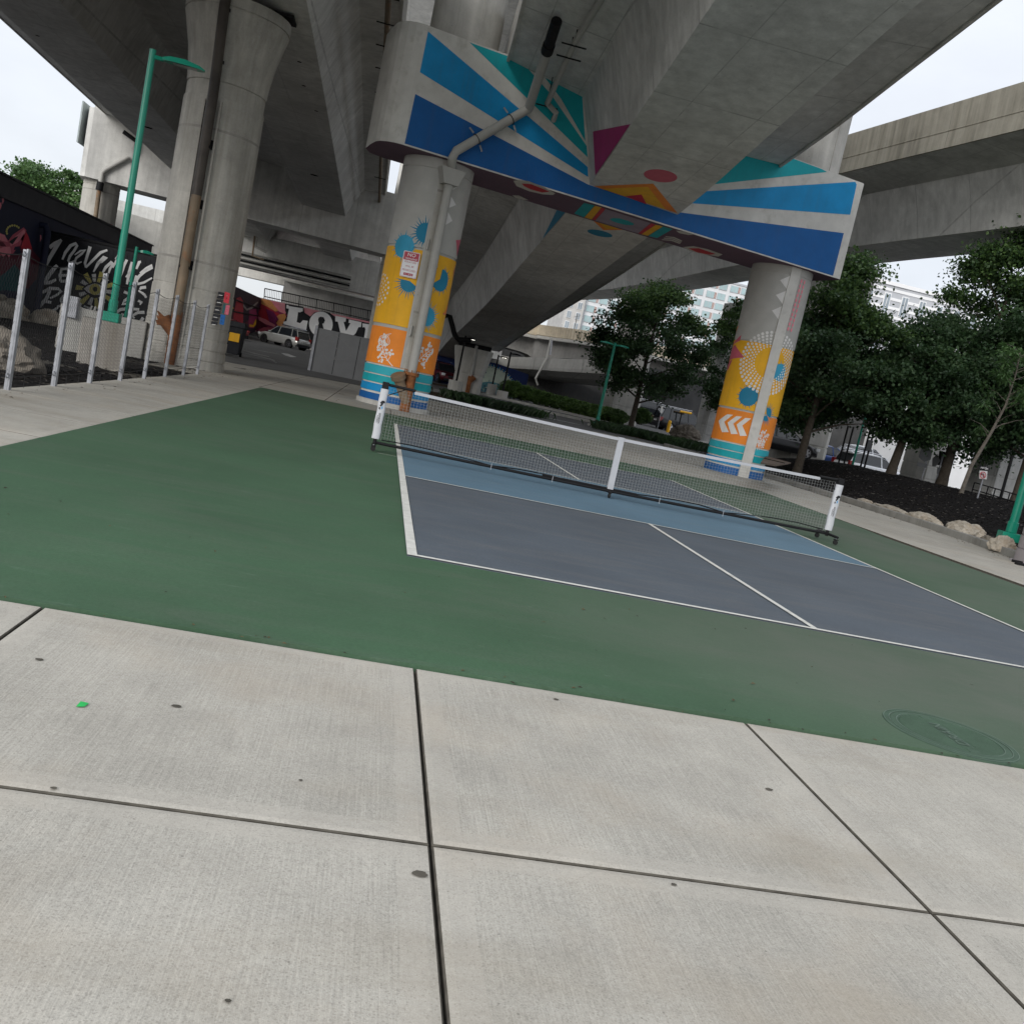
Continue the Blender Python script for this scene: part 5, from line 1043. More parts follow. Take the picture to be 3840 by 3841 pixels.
for k in range(46):
    a=R(20+140*k/45); x,y=cx+212*math.cos(a),cy-195*math.sin(a)+max(0,math.cos(a))*30; b_.stroke([(x,y),(x+26*math.cos(a),y-26*math.sin(a))],[9,2],lambda q:fb(q,2),PG if k%2 else BLUE)
    if k%2==0: b_.stroke([(x-16,y+3),(x,y-8),(x+10,y+8)],[5,9,4],lambda q:fb(q,2.4),PG)
for k in range(60):
    x,y=rnd.uniform(360,720),rnd.uniform(590,700); b_.stroke([(x,y),(x+rnd.uniform(-10,14),y+rnd.uniform(-14,14)),(x+rnd.uniform(-16,16),y+rnd.uniform(5,20))],[3,7,2],lambda q:fb(q,2.6),rnd.choice([TG,BN,PG,CYAN,BN]))
shift(b_,(6,YB,0)); b_.build('painted_wall',t)
# small concrete blocks/walls under the centre tree: right pier pair
def pier(lab,x,y,w,h,z0=None,mat=None,d=.7,flare=1.0):
    z=gz(y) if z0 is None else z0
    t=thing('viaduct_pier',lab,'pier',(x,y,z),R(8)); b_=MB(); rg=[pring(w,d,-.4),pring(w,d,.55),pring(w*.97,d*.97,.56),pring(w*.97,d*.97,.62),pring(w,d,.63),pring(w,d,1.2),pring(w*.97,d*.97,1.21),pring(w*.97,d*.97,1.27),pring(w,d,1.28),pring(w,d,h*.5),pring(w*flare,d*flare,h)]
    for a,c in zip(rg,rg[1:]): b_.add(a+c,[(i,(i+1)%8,8+(i+1)%8,8+i) for i in range(8)],mat or CONCL)
    b_.poly(rg[-1],CONCL); b_.build('shaft',t); return t
u=ony(kd(1600,800),56); pier('pale pier with grooves behind the centre tree and hedge',u.x,56,1.35,9.5,None,CONCL,.8); 
u=ony(kq(1180,900),50); pier('grey pier just left of the right painted column, behind a round boulder',u.x+.9,50,.9,9.5,None,CONC)
pier('wide pale pier behind the trees, immediately right of the right painted column',19.1,36,1.4,11,.3,CONCL,1.0,1.15); pier('half lit round pier between the green lamp and the road signs',23.6,31,.95,5.5,.5,CONCL,.95); pier('broad grey pier behind the sapling at right',22.9,24.5,1.0,5.2,.6,CONC,.8,1.6)
t=thing('far_shade_backing','added backing wall coloured dark as the shade under the cream bridge','wall',(12,106,0)); b_=MB(); b_.box(-14,26,0,.8,-.5,6.6,SHADEC); b_.build('wall_face',t)  # added dark backing, its colour stands for the shade under the bridge
t=thing('viaduct_shade_backing','added dark wall coloured as shade behind the parked van, right of the centre maple','wall',(34,74,0)); b_=MB(); b_.box(-16,9,0,.8,-.5,5.6,plain('shade_dark_concrete',(.06,.06,.06),.9,.25,1)); b_.build('wall_face',t)  # added wall, the darkness under the viaduct is put into its colour
# ------------------------------------------------------------------ trees, hedge, grass, rocks
def leafm(name,a,b):
    m,t,bs=nt(name); g=N(t,'ShaderNodeNewGeometry'); f=noisen(t,.75,3,.6)
    c=mixc(t,g.outputs['Random Per Island'],a,b); c=mixc(t,ramp(t,f,.36,.62),tuple(x*.62 for x in a),c)
    t.links.new(c,bs.inputs['Base Color']); bs.inputs['Roughness'].default_value=.5; bs.inputs['Specular IOR Level'].default_value=.45
    tr=N(t,'ShaderNodeBsdfTranslucent'); t.links.new(c,tr.inputs[0]); mx=N(t,'ShaderNodeMixShader'); mx.inputs[0].default_value=.32
    t.links.new(bs.outputs[0],mx.inputs[1]); t.links.new(tr.outputs[0],mx.inputs[2]); t.links.new(mx.outputs[0],t.nodes['Material Output'].inputs[0]); MATS[name]=m; return m
LEAF=leafm('maple_leaves',(.045,.10,.042),(.10,.175,.065)); LEAFL=leafm('bright_leaves',(.075,.155,.04),(.14,.23,.07)); LEAFB=leafm('pale_green_leaves',(.075,.16,.05),(.16,.27,.09)); LEAFG=leafm('sapling_leaves',(.09,.19,.06),(.16,.28,.10)); HEDGE=leafm('hedge_leaves',(.11,.21,.05),(.20,.32,.09)); GRASSM=leafm('grass_blades',(.022,.055,.018),(.05,.10,.03))  # LEAFB is the pale green of the trees behind the mural wall
def leaf(mb,p,s,rnd,mat,flat=.55):
    n=Vector((rnd.gauss(0,1),rnd.gauss(0,1),rnd.gauss(flat,1)*1.2)); n.normalize(); a=n.orthogonal().normalized(); b=n.cross(a); th=rnd.uniform(0,6.28); d=a*math.cos(th)+b*math.sin(th); e=n.cross(d)
    s=s*rnd.uniform(.7,1.3); w=s*.42
    mb.add([p,p+d*s*.5+e*w+n*s*.1,p+d*s-n*s*.1,p+d*s*.45-e*w],[(0,1,2,3)],mat)
def tree(label,base,H,cz0,rad,seed,leafs=9000,ls=.2,mat=None,tr=.14,lean=(0,0),group=None,top=.35,off=(0,0),cat='tree',nlimb=13,toplit_mat=None,gaps=1.0):
    rnd=random.Random(seed); base=Vector(base); t=thing('broadleaf_tree',label,cat,base,0,group)
    b_=MB(); tp=Vector((off[0]+lean[0],off[1]+lean[1],H*.86)); pts=[Vector((0,0,-.3)),Vector((.03,0,.35)),Vector((lean[0]*.2+.05,lean[1]*.2,cz0)),Vector((off[0]*.5+lean[0]*.6,off[1]*.5+lean[1]*.6,H*.55)),tp]
    b_.tube(pts,[tr*1.5,tr*1.08,tr*.9,tr*.5,tr*.12],BARK,10); b_.build('trunk',t,smooth=50)
    crown=MB(); limbs=MB(); cl=[]
    cc=Vector((off[0]+lean[0]*.6,off[1]+lean[1]*.6,0))
    for i in range(nlimb):
        u=i/(nlimb-1); z=cz0+(H*.80-cz0)*u*.92; az=i*2.4+rnd.uniform(-.3,.3)
        prof=math.sin(math.pi*(.22+.78*(z-cz0)/(H-cz0))**.8) if z<H else .2
        rr=rad*(.55+.45*prof)*(1 if u<.5 else 1-.5*(u-.5)); end=cc+Vector((math.cos(az)*rr*.72,math.sin(az)*rr*.72,z+rr*.22))
        st=pts[1].lerp(tp,max(0.08,(z*.9-.3)/(H*.86))); limbs.tube([st,st.lerp(end,.5)+Vector((0,0,.12)),end],[tr*.38*(1-u*.5),tr*.22*(1-u*.5),tr*.06],BARK,6)
    nc=int(84*gaps)
    for k in range(nc):
        # clumps sit mostly in the outer shell of the crown, in layers
        while True:
            x,y,z=rnd.uniform(-1,1),rnd.uniform(-1,1),rnd.uniform(-1,1); q=math.sqrt(x*x+y*y+z*z)
            if .35<q<1 and rnd.random()<q**1.3: break
        zz=.5+.5*z; w=(1-.62*max(0,(zz-top)/(1-top))**1.3)*(.72+.28*min(1,zz/.22))
        c=cc+Vector((x*rad*w,y*rad*w,cz0-.25+(H-cz0+.15)*zz)); cl.append((c,rnd.uniform(.45,.85)*rad*.34))
    per=leafs//len(cl)
    for c,rc_ in cl:
        for k in range(per):
            cg=lambda s_: max(-1.25,min(1.25,rnd.gauss(0,s_)));p=c+Vector((cg(.55)*rc_,cg(.55)*rc_,cg(.27)*rc_)); hi=toplit_mat and (c.z>cz0+(H-cz0)*.58 and rnd.random()<.65)  # lighter leaves on the upper clumps paint in light on the crown top
            leaf(crown,p,ls,rnd,(toplit_mat if hi else mat) or LEAF)
    limbs.build('limbs',t,smooth=60); crown.build('crown',t); return t
def trk(p,y): 
    q=ony(p,y); return q
q=ong(kd(1668,1012)); tp=ony((1252*1.9886,512*1.9886),q.y)
tree('full maple standing alone in the planting strip in the middle, before the cream bridge',q,tp.z-q.z,1.9,3.35,21,34000,.15,None,.16,off=(.15,0),toplit_mat=LEAFL,nlimb=16)
q2=ony(kq(420,800),56); tree('dark tree half hidden directly behind the right painted column',(ony((2705,1500),47).x,47,gz(47)),ony((2705,1092),47).z-gz(47),2.4,2.2,5,15000,.16,toplit_mat=LEAFL)
tree('tall maple right behind the right painted column, its top touching the viaduct',(12.3,20.8,mound(12.3,20.8)),8.2,1.8,3.0,8,44000,.13,None,.15,off=(.4,.3),toplit_mat=LEAFL,nlimb=16)
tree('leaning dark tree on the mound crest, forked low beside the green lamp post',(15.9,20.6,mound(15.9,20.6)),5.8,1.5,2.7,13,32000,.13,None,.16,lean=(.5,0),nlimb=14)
tree('tallest tree at right with a thick trunk, reaching above the viaduct soffit',(18.6,21.5,mound(18.6,21.5)),10.2,1.7,3.7,17,62000,.13,None,.19,off=(.9,.2),toplit_mat=LEAFL,nlimb=18)
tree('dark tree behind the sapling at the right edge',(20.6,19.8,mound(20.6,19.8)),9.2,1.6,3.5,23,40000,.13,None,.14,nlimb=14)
tree('small dense tree between two bigger maples on the mound',(15.0,26.5,.6),6.4,1.9,2.6,29,22000,.14,None,.12,nlimb=12)
for lab,x,y,H,rad,sd in (('pale green tree above the left mural wall, nearest the frame edge',ony((110,740),56).x,56,ony((120,600),56).z,3.0,31),('pale green tree above the left mural wall, touching the grey bridge support',ony((255,760),57).x,57,ony((260,610),57).z,2.5,37),('low green tree showing under the side ramp at left',-27,70,5.2,4.5,41)):
    tree(lab,(x,y,0),H,2.5,rad,sd,16000,.2,LEAFB,.14,group='trees behind the mural wall',top=.5,toplit_mat=LEAFB)
# sapling with long narrow leaves
sp_=(15.15,14.9); t=thing('sapling','thin sapling with bare lower twigs and bright narrow leaves on the black mulch','young tree',(sp_[0],sp_[1],mound(*sp_))); rnd=random.Random(4)
b_=MB(); P=[Vector((0,0,-.1)),Vector((.1,0,.9)),Vector((.5,.1,2.0)),Vector((.75,.1,3.0)),Vector((.8,.1,4.0)),Vector((.75,.1,4.7))]; b_.tube(P,[.075,.06,.048,.035,.022,.012],plain('pale_bark',(.17,.15,.125),.9,.3,8),8); b_.build('trunk',t,smooth=50)
tw=MB(); fo=MB(); tips=[]
for i in range(26):
    u=.38+.6*i/25; k=min(len(P)-2,int(u*(len(P)-1))); s_=P[k].lerp(P[k+1],u*(len(P)-1)-k); az=rnd.uniform(0,6.28); L=rnd.uniform(.6,1.3)*(1.25-u*.6); e_=s_+Vector((math.cos(az)*L,math.sin(az)*L,L*.35+.1)); tw.tube([s_,s_.lerp(e_,.5)+Vector((0,0,.08)),e_],[.014,.009,.004],MATS['pale_bark'],5)
    if u>.55 or i%5==0: tips.append((s_.lerp(e_,.65),L)); tips.append((e_,L)); 
for c,L in tips:
    for k in range(26):
        d=Vector((rnd.gauss(0,1),rnd.gauss(0,1),rnd.gauss(-.1,.6))).normalized(); s_=rnd.uniform(.14,.24); e_=d.cross(Vector((0,0,1))).normalized()*s_*.16; p=c+d*rnd.uniform(0,.12)
        fo.add([p,p+d*s_*.5+e_,p+d*s_-Vector((0,0,s_*.25)),p+d*s_*.5-e_],[(0,1,2,3)],LEAFG)
tw.build('twigs',t,smooth=60); fo.build('leaves',t)
# hedge: separate shrubs in a row
def shrub(label,p,h,r,seed,mat=LEAFL,n=4600,grp='shrubs of the planting strip'):
    rnd=random.Random(seed); t=thing('shrub',label,'shrub',p,0,grp); st=MB(); fo=MB()
    for i in range(9):
        a=rnd.uniform(0,6.28); e_=Vector((math.cos(a)*r*.5,math.sin(a)*r*.5,h*.6)); st.tube([Vector((e_.x*.3,e_.y*.3,-.05)),e_],[.02,.012],BARK,5)
    for k in range(n):
        a=rnd.uniform(0,6.28); q=rnd.random()**.5; z=rnd.random(); w=r*(.85+.25*math.sin(3*a+seed))*math.sin(math.pi*(.22+.68*z)); leaf(fo,Vector((math.cos(a)*q*w,math.sin(a)*q*w,h*.2+h*.8*z+.09*math.sin(5*a+seed)+.05*math.sin(11*a))),.12,rnd,mat,.9)
    st.build('stems',t); fo.build('leaves',t); return t
HG=[(730,700,.0),(835,740,0),(930,775,0),(1020,800,0),(1110,830,0),(1200,855,0),(1290,880,0),(1375,905,0),(1480,925,0),(1560,945,0)]
names=['rounded green shrub at the left end of the hedge, behind a black lamp','second shrub of the hedge from its left end','third shrub of the hedge from its left end','fourth shrub of the hedge, in front of the dark underpass','middle shrub of the hedge below the lit lamp','sixth shrub of the hedge from its left end','seventh shrub of the hedge from its left end','hedge shrub just left of the double headed green lamp','lower shrub just right of the double headed green lamp','low pale shrub at the right end of the hedge beside the pier']
for i,(x,y,_) in enumerate(HG):
    p=ong(kd(x,y)); p.y=min(p.y,57); d=ony(kd(x,y),p.y); z=gz(d.y); top=ony(kd(x+25,y-(84 if i<8 else 88)),d.y).z
    shrub(names[i],(d.x,d.y,z),max(.9,top-z+.05),1.15 if i<8 else .85,50+i,HEDGE if i!=9 else LEAFL)
p=ong(kq(385,740)); shrub('small round grey green shrub beside the trunk of the centre maple',ony(kq(385,735),52),1.0,.75,77)
def strip(name,pts,w,h,n,seed,mat=GRASSM):
    rnd=random.Random(seed); mb=MB()
    for k in range(n):
        u=rnd.random()*(len(pts)-1); i=int(u); a=Vector(pts[i]);b=Vector(pts[i+1]); p=a.lerp(b,u-i)+Vector((rnd.gauss(0,.25)*w,rnd.gauss(0,.35)*w)); z=gz(p.y); hh=h*rnd.uniform(.5,1.2); az=rnd.uniform(0,6.28); d=Vector((math.cos(az),math.sin(az),0)); e_=Vector((-d.y,d.x,0))*.014; q=Vector((p.x,p.y,z))
        mb.add([q-e_,q+e_,q+d*hh*.25+UZ*hh*.75+e_*.6,q+d*hh*.6+UZ*hh*.9],[(0,1,2,3)],mat)
    return tag(mb.build(name),kind='stuff')
gA=[ong(kd(*q)).xy for q in ((250,742),(480,795),(700,840),(890,880))]; tag(strip('grass_strip',gA,1.5,.42,5200,1),'dark grass clumps along the asphalt path','grass')
gB=[ong(p_).xy for p_ in (kd(1520,1010),kq(60,860),kq(420,940),kq(800,1040),kq(1230,1110))]; tag(strip('grass_bed',gB,1.6,.45,6500,2),'dark grass under the centre maple','grass')
mbb=MB(); sheet(mbb,[(-3,32.1),(4.6,33.9),(5.2,42.6),(1.5,40.2),(-3,36.2)],.02,MULCHB); sheet(mbb,[(8.3,34),(16,33.5),(24,40),(22,50),(13,45.8),(9.2,42.4)],.02,MULCHB); sheet(mbb,[(-4,52),(3.5,52),(8.5,50.4),(13,46),(12,49),(8,55),(2,58)],.02,MULCHB); structure(mbb,'planting_soil')
def rock(label,loc,sx,sy,sz,seed,mat,rz=0,grp=None):
    bm=bmesh.new(); bmesh.ops.create_icosphere(bm,subdivisions=5,radius=1); off=Vector((seed*3.1,seed*1.7,0))
    for v in bm.verts:
        d=v.co.copy(); k=1+.26*noise.noise(d*1.1+off)+.17*noise.noise(d*2.7+off)+.10*noise.noise(d*6+off)+.05*noise.noise(d*13+off)
        f=noise.cell(d*1.6+off)*.08; v.co=Vector((d.x*sx,d.y*sy,max(-.35,d.z)*sz))*(k+f*.5)
    me=bpy.data.meshes.new('boulder'); bm.to_mesh(me); bm.free(); me.materials.append(mat); me.polygons.foreach_set('use_smooth',[True]*len(me.polygons)); me.set_sharp_from_angle(angle=R(35))
    o=bpy.data.objects.new('boulder',me); COL.objects.link(o); o.location=loc; o.rotation_euler=(0,0,rz); return tag(o,label,'boulder',grp)
def onk(p,x): # point above the mound kerb line
    return onx(p,x)
for lab,px,x,s,mt,sd in (('long pale flat boulder along the kerb, the farther of the two big ones',(1200,985),10.8,(.30,.72,.19),ROCKL,2),('biggest domed pale boulder beside the kerb at right',(1510,1075),10.8,(.42,.56,.27),ROCKL,3),('small grey boulder between the domed one and the green lamp foot',(1665,1125),10.45,(.14,.17,.13),ROCKD,4),('pale angular boulder at the foot of the green lamp at the right edge',(1780,1150),10.05,(.26,.28,.24),ROCKL,5),('low flat stone near the kerb, behind the net post',(770,858),11.0,(.2,.4,.1),ROCKL,6),('thin strip of pale rock lying along the kerb beyond the long boulder',(960,925),10.95,(.2,.8,.12),ROCKL,8)):
    p=onk(kr(*px),x); rock(lab,(p.x,p.y,.12),*s,sd,mt)
rock('big grey boulder just behind the wire fence at the left edge',(-9.3,2.5,-.05),.75,1.15,.5,12,ROCKD,.4); p=onz(k4(130,700),.1); rock('pale tan boulder farther back near the mural wall at left',(-16.4,20.5,.0),1.15,1.2,.72,14,ROCKL,.8); rock('half hidden pale boulder right of the tan one at left',(-14.9,21.6,.0),.55,.6,.45,15,ROCKL)
p=ony(kq(1050,870),46); rock('round brown boulder in the planting bed, left of the right painted column',(p.x,p.y,p.z-.15),.95,.7,.68,16,ROCKD)
kl_=MB(); a=onz(k4(-120,690));c=onz(k4(600,845)); d=(c-a).normalized(); n_=Vector((-d.y,d.x,0))*.12; kl_.prism([a-n_,c-n_,c+n_,a+n_],(0,0,.16),CONCL); structure(kl_,'garden_kerb',bevel=.02)
hp=MB(); p=ong(kr(130,545)); P=[onz(kr(*q),.75) for q in ((20,560),(60,512),(240,560),(130,578))]; t=thing('access_hatch','brown hatch plate lying on the mulch beside the right painted column','hatch',P[0]); hp.prism([x-P[0] for x in P],(0,0,.04),plain('hatch_steel',(.10,.075,.06),.7,.2,3)); hp.build('plate',t); hb=MB(); m0=(P[0]+P[1])/2-P[0]; m1=(P[2]+P[3])/2-P[0]; hb.tube([m0+UZ*.05,m1+UZ*.05],.012,BLACKM,5); hb.build('seam',t)
# light tube
# ------------------------------------------------------------------ column at the right frame edge with black stand
t=thing('edge_column','grooved concrete column base with faint pink paint cut off by the right edge','column',(10.28,3.45,0)); b_=MB(); pf=[]; 
z=-.1
for k in range(7): pf+= [(1.03-.012*k,.02+.27*k),(1.03-.012*k,.02+.27*k+.24),(1.0-.012*k,.02+.27*k+.245),(1.0-.012*k,.02+.27*k+.265)]
pf+= [(.95,1.95),(.95,12)]
b_.lathe([(1.1,-.1),(1.1,.015)]+pf,plain('pinkish_concrete',(.36,.33,.34),.8,.2,1.5,bump=.2),48); b_.build('shaft',t,smooth=30)
t=thing('steel_stand','low black steel stand on the ground at the right edge','stand',(9.15,3.1,0)); b_=MB(); b_.box(-.35,1.2,-.05,.03,0,.05,BLACKM); b_.box(-.1,1.2,.4,.46,0,.05,BLACKM); b_.build('base_bar',t); b_=MB(); b_.add([(.1,-.04,.05),(.75,-.04,.42),(.75,.0,.42),(.1,.0,.05),(.75,-.04,.05),(.75,0,.05)],[(0,4,1),(3,2,5),(0,1,2,3),(1,4,5,2)],BLACKM); b_.build('brace',t)
# ------------------------------------------------------------------ vehicles
def car(label,loc,rz,kind,paint,L=4.5,Wd=1.82,H=1.45,cat='car'):
    t=thing('parked_car',label,cat,loc,rz); hw=Wd/2
    suv=kind in('suv','van')
    zb=.24 if suv else .18; belt=.98 if suv else .86; hood=.95 if suv else .78
    b_=MB()
    st=[(-L/2,.80,zb+.28,belt*.70),(-L/2+.06,.88,zb+.1,belt*.9),(-L/2+.35,.97,zb,belt*1.0),(-L/2+1.0,1,zb,belt),(0,1,zb,belt),(L/2-1.45,1,zb,belt*.98),(L/2-.75,.97,zb,hood),(L/2-.2,.90,zb+.05,hood*.86),(L/2-.03,.80,zb+.16,hood*.70)]
    def sec(x,w,z0,z1): return [(x,-w*hw*.9,z0),(x,-w*hw,z0+.2*(z1-z0)),(x,-w*hw,z0+.62*(z1-z0)),(x,-w*hw*.93,z1-.03),(x,-w*hw*.84,z1),(x,w*hw*.84,z1),(x,w*hw*.93,z1-.03),(x,w*hw,z0+.62*(z1-z0)),(x,w*hw,z0+.2*(z1-z0)),(x,w*hw*.9,z0)]
    S=[sec(*q) for q in st]
    for a,c in zip(S,S[1:]): b_.add(a+c,[(j,(j+1)%10,10+(j+1)%10,10+j) for j in range(10)],paint)
    b_.poly(S[0][::-1],paint); b_.poly(S[-1],paint); b_.build('body',t,smooth=50,bevel=.05,weld=True)
    # cabin: glass hull with painted roof and pillars
    xr0,xr1=(-L/2+.12,-L/2+.42) if suv else (-L/2+.55,-L/2+1.15); xf0,xf1=L/2-1.1,L/2-2.0
    g=MB(); w0,w1=hw*.86,hw*.70; zr=H-.07
    base=[(xr0,-w0*.93,belt-.03),(xf0,-w0*.93,belt-.03),(xf0,w0*.93,belt-.03),(xr0,w0*.93,belt-.03)]; topp=[(xr1,-w1,zr),(xf1,-w1,zr),(xf1,w1,zr),(xr1,w1,zr)]
    g.add(base+topp,[(0,1,5,4),(1,2,6,5),(2,3,7,6),(3,0,4,7)],GLASS); g.build('window',t)
    r_=MB(); xs_=[xr1-.14,xr1+.3,(xr1+xf1)/2,xf1-.25,xf1+.1]; hs_=[-.11,-.03,0,-.02,-.10]; vs_=[]
    for x,h in zip(xs_,hs_): vs_+= [(x,sy*w1*q,z+h) for sy,q,z in ((-1,1.05,zr-.03),(-1,.95,H-.05),(-1,.6,H-.01),(0,0,H),(1,.6,H-.01),(1,.95,H-.05),(1,1.05,zr-.03))]
    r_.add(vs_,[(7*i+j,7*i+j+1,7*i+8+j,7*i+7+j) for i in range(4) for j in range(6)]+[(0,6,5,4,3,2,1),(28,29,30,31,32,33,34)],paint)
    for sy in (-1,1):
        for xb,xt in ((xr0,xr1),(xf0,xf1),(L*.02,L*.01-.1),(xr0+.75 if suv else xr0+.02,xr1+.5 if suv else xr1+.0)):
            r_.add([(xb-.045,sy*(w0*.93+.006),belt-.03),(xb+.045,sy*(w0*.93+.006),belt-.03),(xt+.04,sy*(w1+.006),zr),(xt-.04,sy*(w1+.006),zr)],[(0,1,2,3) if sy<0 else (3,2,1,0)],paint)
        if suv: r_.tube([(xr1+.1,sy*w1*.9,H+.04),(xf1-.2,sy*w1*.9,H+.04)],.02,CHROME,6)
    r_.build('roof',t,smooth=30)
    for sx in (-1,1):
        for sy in (-1,1):
            xw=sx*L*.30+(.03 if sx>0 else -.02); rw=.35 if suv else .32
            a=MB(); a.tube([(xw,sy*(hw-.20),rw),(xw,sy*(hw+.005),rw)],rw+.055,RUBBER,22); a.build('wheel_arch',t)
            w_=MB(); w_.tube([(xw,sy*(hw-.2),rw),(xw,sy*(hw-.01),rw),(xw,sy*(hw+.02),rw)],[rw,rw,rw-.03],RUBBER,22); wh=w_.build('wheel',t,smooth=40)
            m2=MB(); m2.tube([(xw,sy*(hw+.012),rw),(xw,sy*(hw+.026),rw)],rw*.2,CHROME,12)
            for k in range(5):
                an=2*math.pi*k/5+.3; d_=Vector((math.cos(an),0,math.sin(an))); e_=Vector((-d_.z,0,d_.x)); c=Vector((xw,sy*(hw+.024),rw)); m2.add([c+e_*.045,c-e_*.045,c+d_*rw*.66-e_*.06,c+d_*rw*.66+e_*.06],[(0,1,2,3)],CHROME)
            n_=20; rr1,rr2=rw*.62,rw*.70
            m2.add([(xw+q*math.cos(2*math.pi*i/n_),sy*(hw+.025),rw+q*math.sin(2*math.pi*i/n_)) for q in (rr1,rr2) for i in range(n_)],[(i,(i+1)%n_,n_+(i+1)%n_,n_+i) for i in range(n_)],CHROME); m2.build('rim',wh)
    for sy in (-1,1):
        m2=MB(); y=sy*hw*.80
        if suv: m2.box(-L/2+.02,-L/2+.3,y-.09,y+.13*sy+.02 if sy>0 else y+.09,belt*.72,belt*1.06,plain('tail_light',(.25,.012,.01),.2,.05,5,spec=.7))
        else: m2.box(-L/2-.01,-L/2+.2,y-.12,y+.12,belt*.70,belt*.92,plain('tail_light',(.25,.012,.01),.2,.05,5,spec=.7))
        m2.build('tail_light',t,bevel=.01); m2=MB(); m2.box(L/2-.3,L/2-.05,y-.14,y+.10,hood*.66,hood*.86,plain('head_light',(.75,.76,.78),.15,.05,5,spec=.8)); m2.build('headlight',t,bevel=.02)
        m2=MB(); m2.box(L/2-1.55,L/2-1.35,sy*(hw+.02)-.1 if sy>0 else -hw-.2,sy*(hw+.02)+.1 if sy>0 else -hw+.0,belt,belt+.13,paint); m2.build('mirror',t,bevel=.02)
    m2=MB(); m2.box(-L/2-.015,-L/2+.1,-.26,.26,.66,.78,WHITEP); m2.build('plate',t); m2=MB(); m2.box(-L/2+.0,-L/2+.3,-hw*.85,hw*.85,zb-.02,zb+.24,BLACKP); m2.box(L/2-.3,L/2-.01,-hw*.75,hw*.75,zb+.02,zb+.22,BLACKP); m2.box(L/2-.12,L/2+.0,-.4,.4,hood*.55,hood*.75,BLACKP); m2.build('bumper',t,bevel=.03)
    return t
def cpaint(n,c,metal=.4): return plain(n,c,.28,.04,3,metal=metal,spec=.6)
SIL=cpaint('silver_paint',(.45,.45,.43),.5); REDC=cpaint('red_car_paint',(.30,.012,.02)); BLK=cpaint('black_car_paint',(.012,.012,.014)); WHT=cpaint('white_car_paint',(.7,.71,.73),0); BLU=cpaint('blue_car_paint',(.02,.05,.16))
q=ony(kl(820,1235),71); car('silver sport utility car driving past the big letter wall',(q.x-.35,71.2,gz(71)),R(143),'suv',SIL,4.6,1.9,1.7)
q=ony(kl(300,1210),62); car('red car half hidden behind the flared column and the black bin',(q.x-1.6,62,gz(62)),R(160),'sedan',REDC)
q=ony(kd(150,610),60); car('dark red car parked behind the left painted column, facing the pier',(q.x+.1,61.5,gz(61)),R(-70),'suv',cpaint('maroon_car_paint',(.10,.006,.012)),4.5,1.85,1.65)
q=ony(kr(150,450),34); car('black car under the viaduct right of the right painted column',(q.x,34.5,.75),R(12),'sedan',BLK)
q=ony(kr(570,540),37); car('dark blue car beyond the mulch mound',(q.x+1.0,40.5,.35),R(6),'sedan',BLU)
q=ony(kr(620,540),34.5); 
car('white car parked behind the dark blue one beyond the mound',(ony(kr(760,530),42).x,42,.75),R(15),'sedan',WHT); car('white sport utility car beside the far green lamp pole',(ony(kr(835,560),38).x,38,.15),R(10),'suv',WHT,4.4,1.8,1.65)
q=ony(kq(700,650),66); car('black van parked in the shade behind the maple trunk',(q.x-1,66,gz(66)),R(12),'van',BLK,5.2,1.95,2.1,'van'); car('black pickup height vehicle carrying a yellow beam, under the viaduct',(ony(kq(1020,650),63).x,63,gz(63)),R(8),'van',BLK,5.0,1.95,1.95,'van')
a=ony(kq(965,552),61.6);c=ony(kq(1130,585),61.6); t=thing('yellow_beam','yellow clearance beam above the dark vehicles behind the maple','beam',a); b_=MB(); b_.tube([Vector((0,0,0)),c-a],.085,YEL,10); b_.build('bar',t,smooth=50); b_=MB(); b_.tube([Vector((.2,.1,0)),Vector((.2,.1,-a.z+gz(61)))],.05,BLACKM,6); b_.build('post',t)
q=ong(kc(1588,1250)); q=ony(kc(1588,1250),58); hy=ony(kc(1600,1188),58)
t=thing('bollard','yellow round bollard beside the kerb behind the maple','bollard',(q.x,58,q.z)); b_=MB(); b_.lathe([(.13,-.2),(.13,hy.z-q.z-.1),(.11,hy.z-q.z-.03),(.05,hy.z-q.z)],YEL,18); b_.build('post',t,smooth=50)
def sign_post(label,base,top,y,plates,r=.03,mat=GALV):
    b0=ony(base,y);t0=ony(top,y); t=thing('sign_post',label,'sign',b0); b_=MB(); b_.tube([Vector((0,0,-.3)),Vector((0,0,t0.z-b0.z))],r,mat,8); b_.build('post',t); 
    for px,m_,dd in plates: b_=MB(); b_.prism([ony(p,y-.05-dd)-b0 for p in px],(0,-.015,0),m_); b_.build('plate',t)
    return t,b0
sign_post('small white sign on a thin post behind the maple trunk',kq(645,765),kq(690,470),57,[([kq(695,470),kq(722,472),kq(705,580),kq(676,572)],WHITEP,0)])
t,b0=sign_post('one way arrow and no left turn sign on a post beyond the mulch at right',kr(1610,740),kr(1635,575),13.5,[([kr(1605,572),kr(1655,580),kr(1680,598),kr(1660,612),kr(1602,598)],BLACKP,0),([kr(1606,608),kr(1662,612),kr(1656,672),kr(1600,666)],WHITEP,0)],.025)
b_=MB(); f13=lambda l:(lambda q: ony(kr(*q),13.42-.012*l)-b0)
b_.stroke([(1614,586),(1652,592)],11,f13(1),WHITEP); b_.poly([f13(1)(q) for q in ((1650,582),(1672,598),(1648,603))],WHITEP); vs,fs=text_mesh('ONE WAY',.075); ctr=f13(2)((1632,590)); b_.add([ctr+Vector((x*.75,0,y)) for x,y,z in vs],fs,BLACKP)
cc_=(1631,641); rg=ell(*cc_,23,25,0,20); ri=ell(*cc_,18,20,0,20)
for i in range(20): b_.poly([f13(2)(rg[i]),f13(2)(rg[(i+1)%20]),f13(2)(ri[(i+1)%20]),f13(2)(ri[i])],RED)
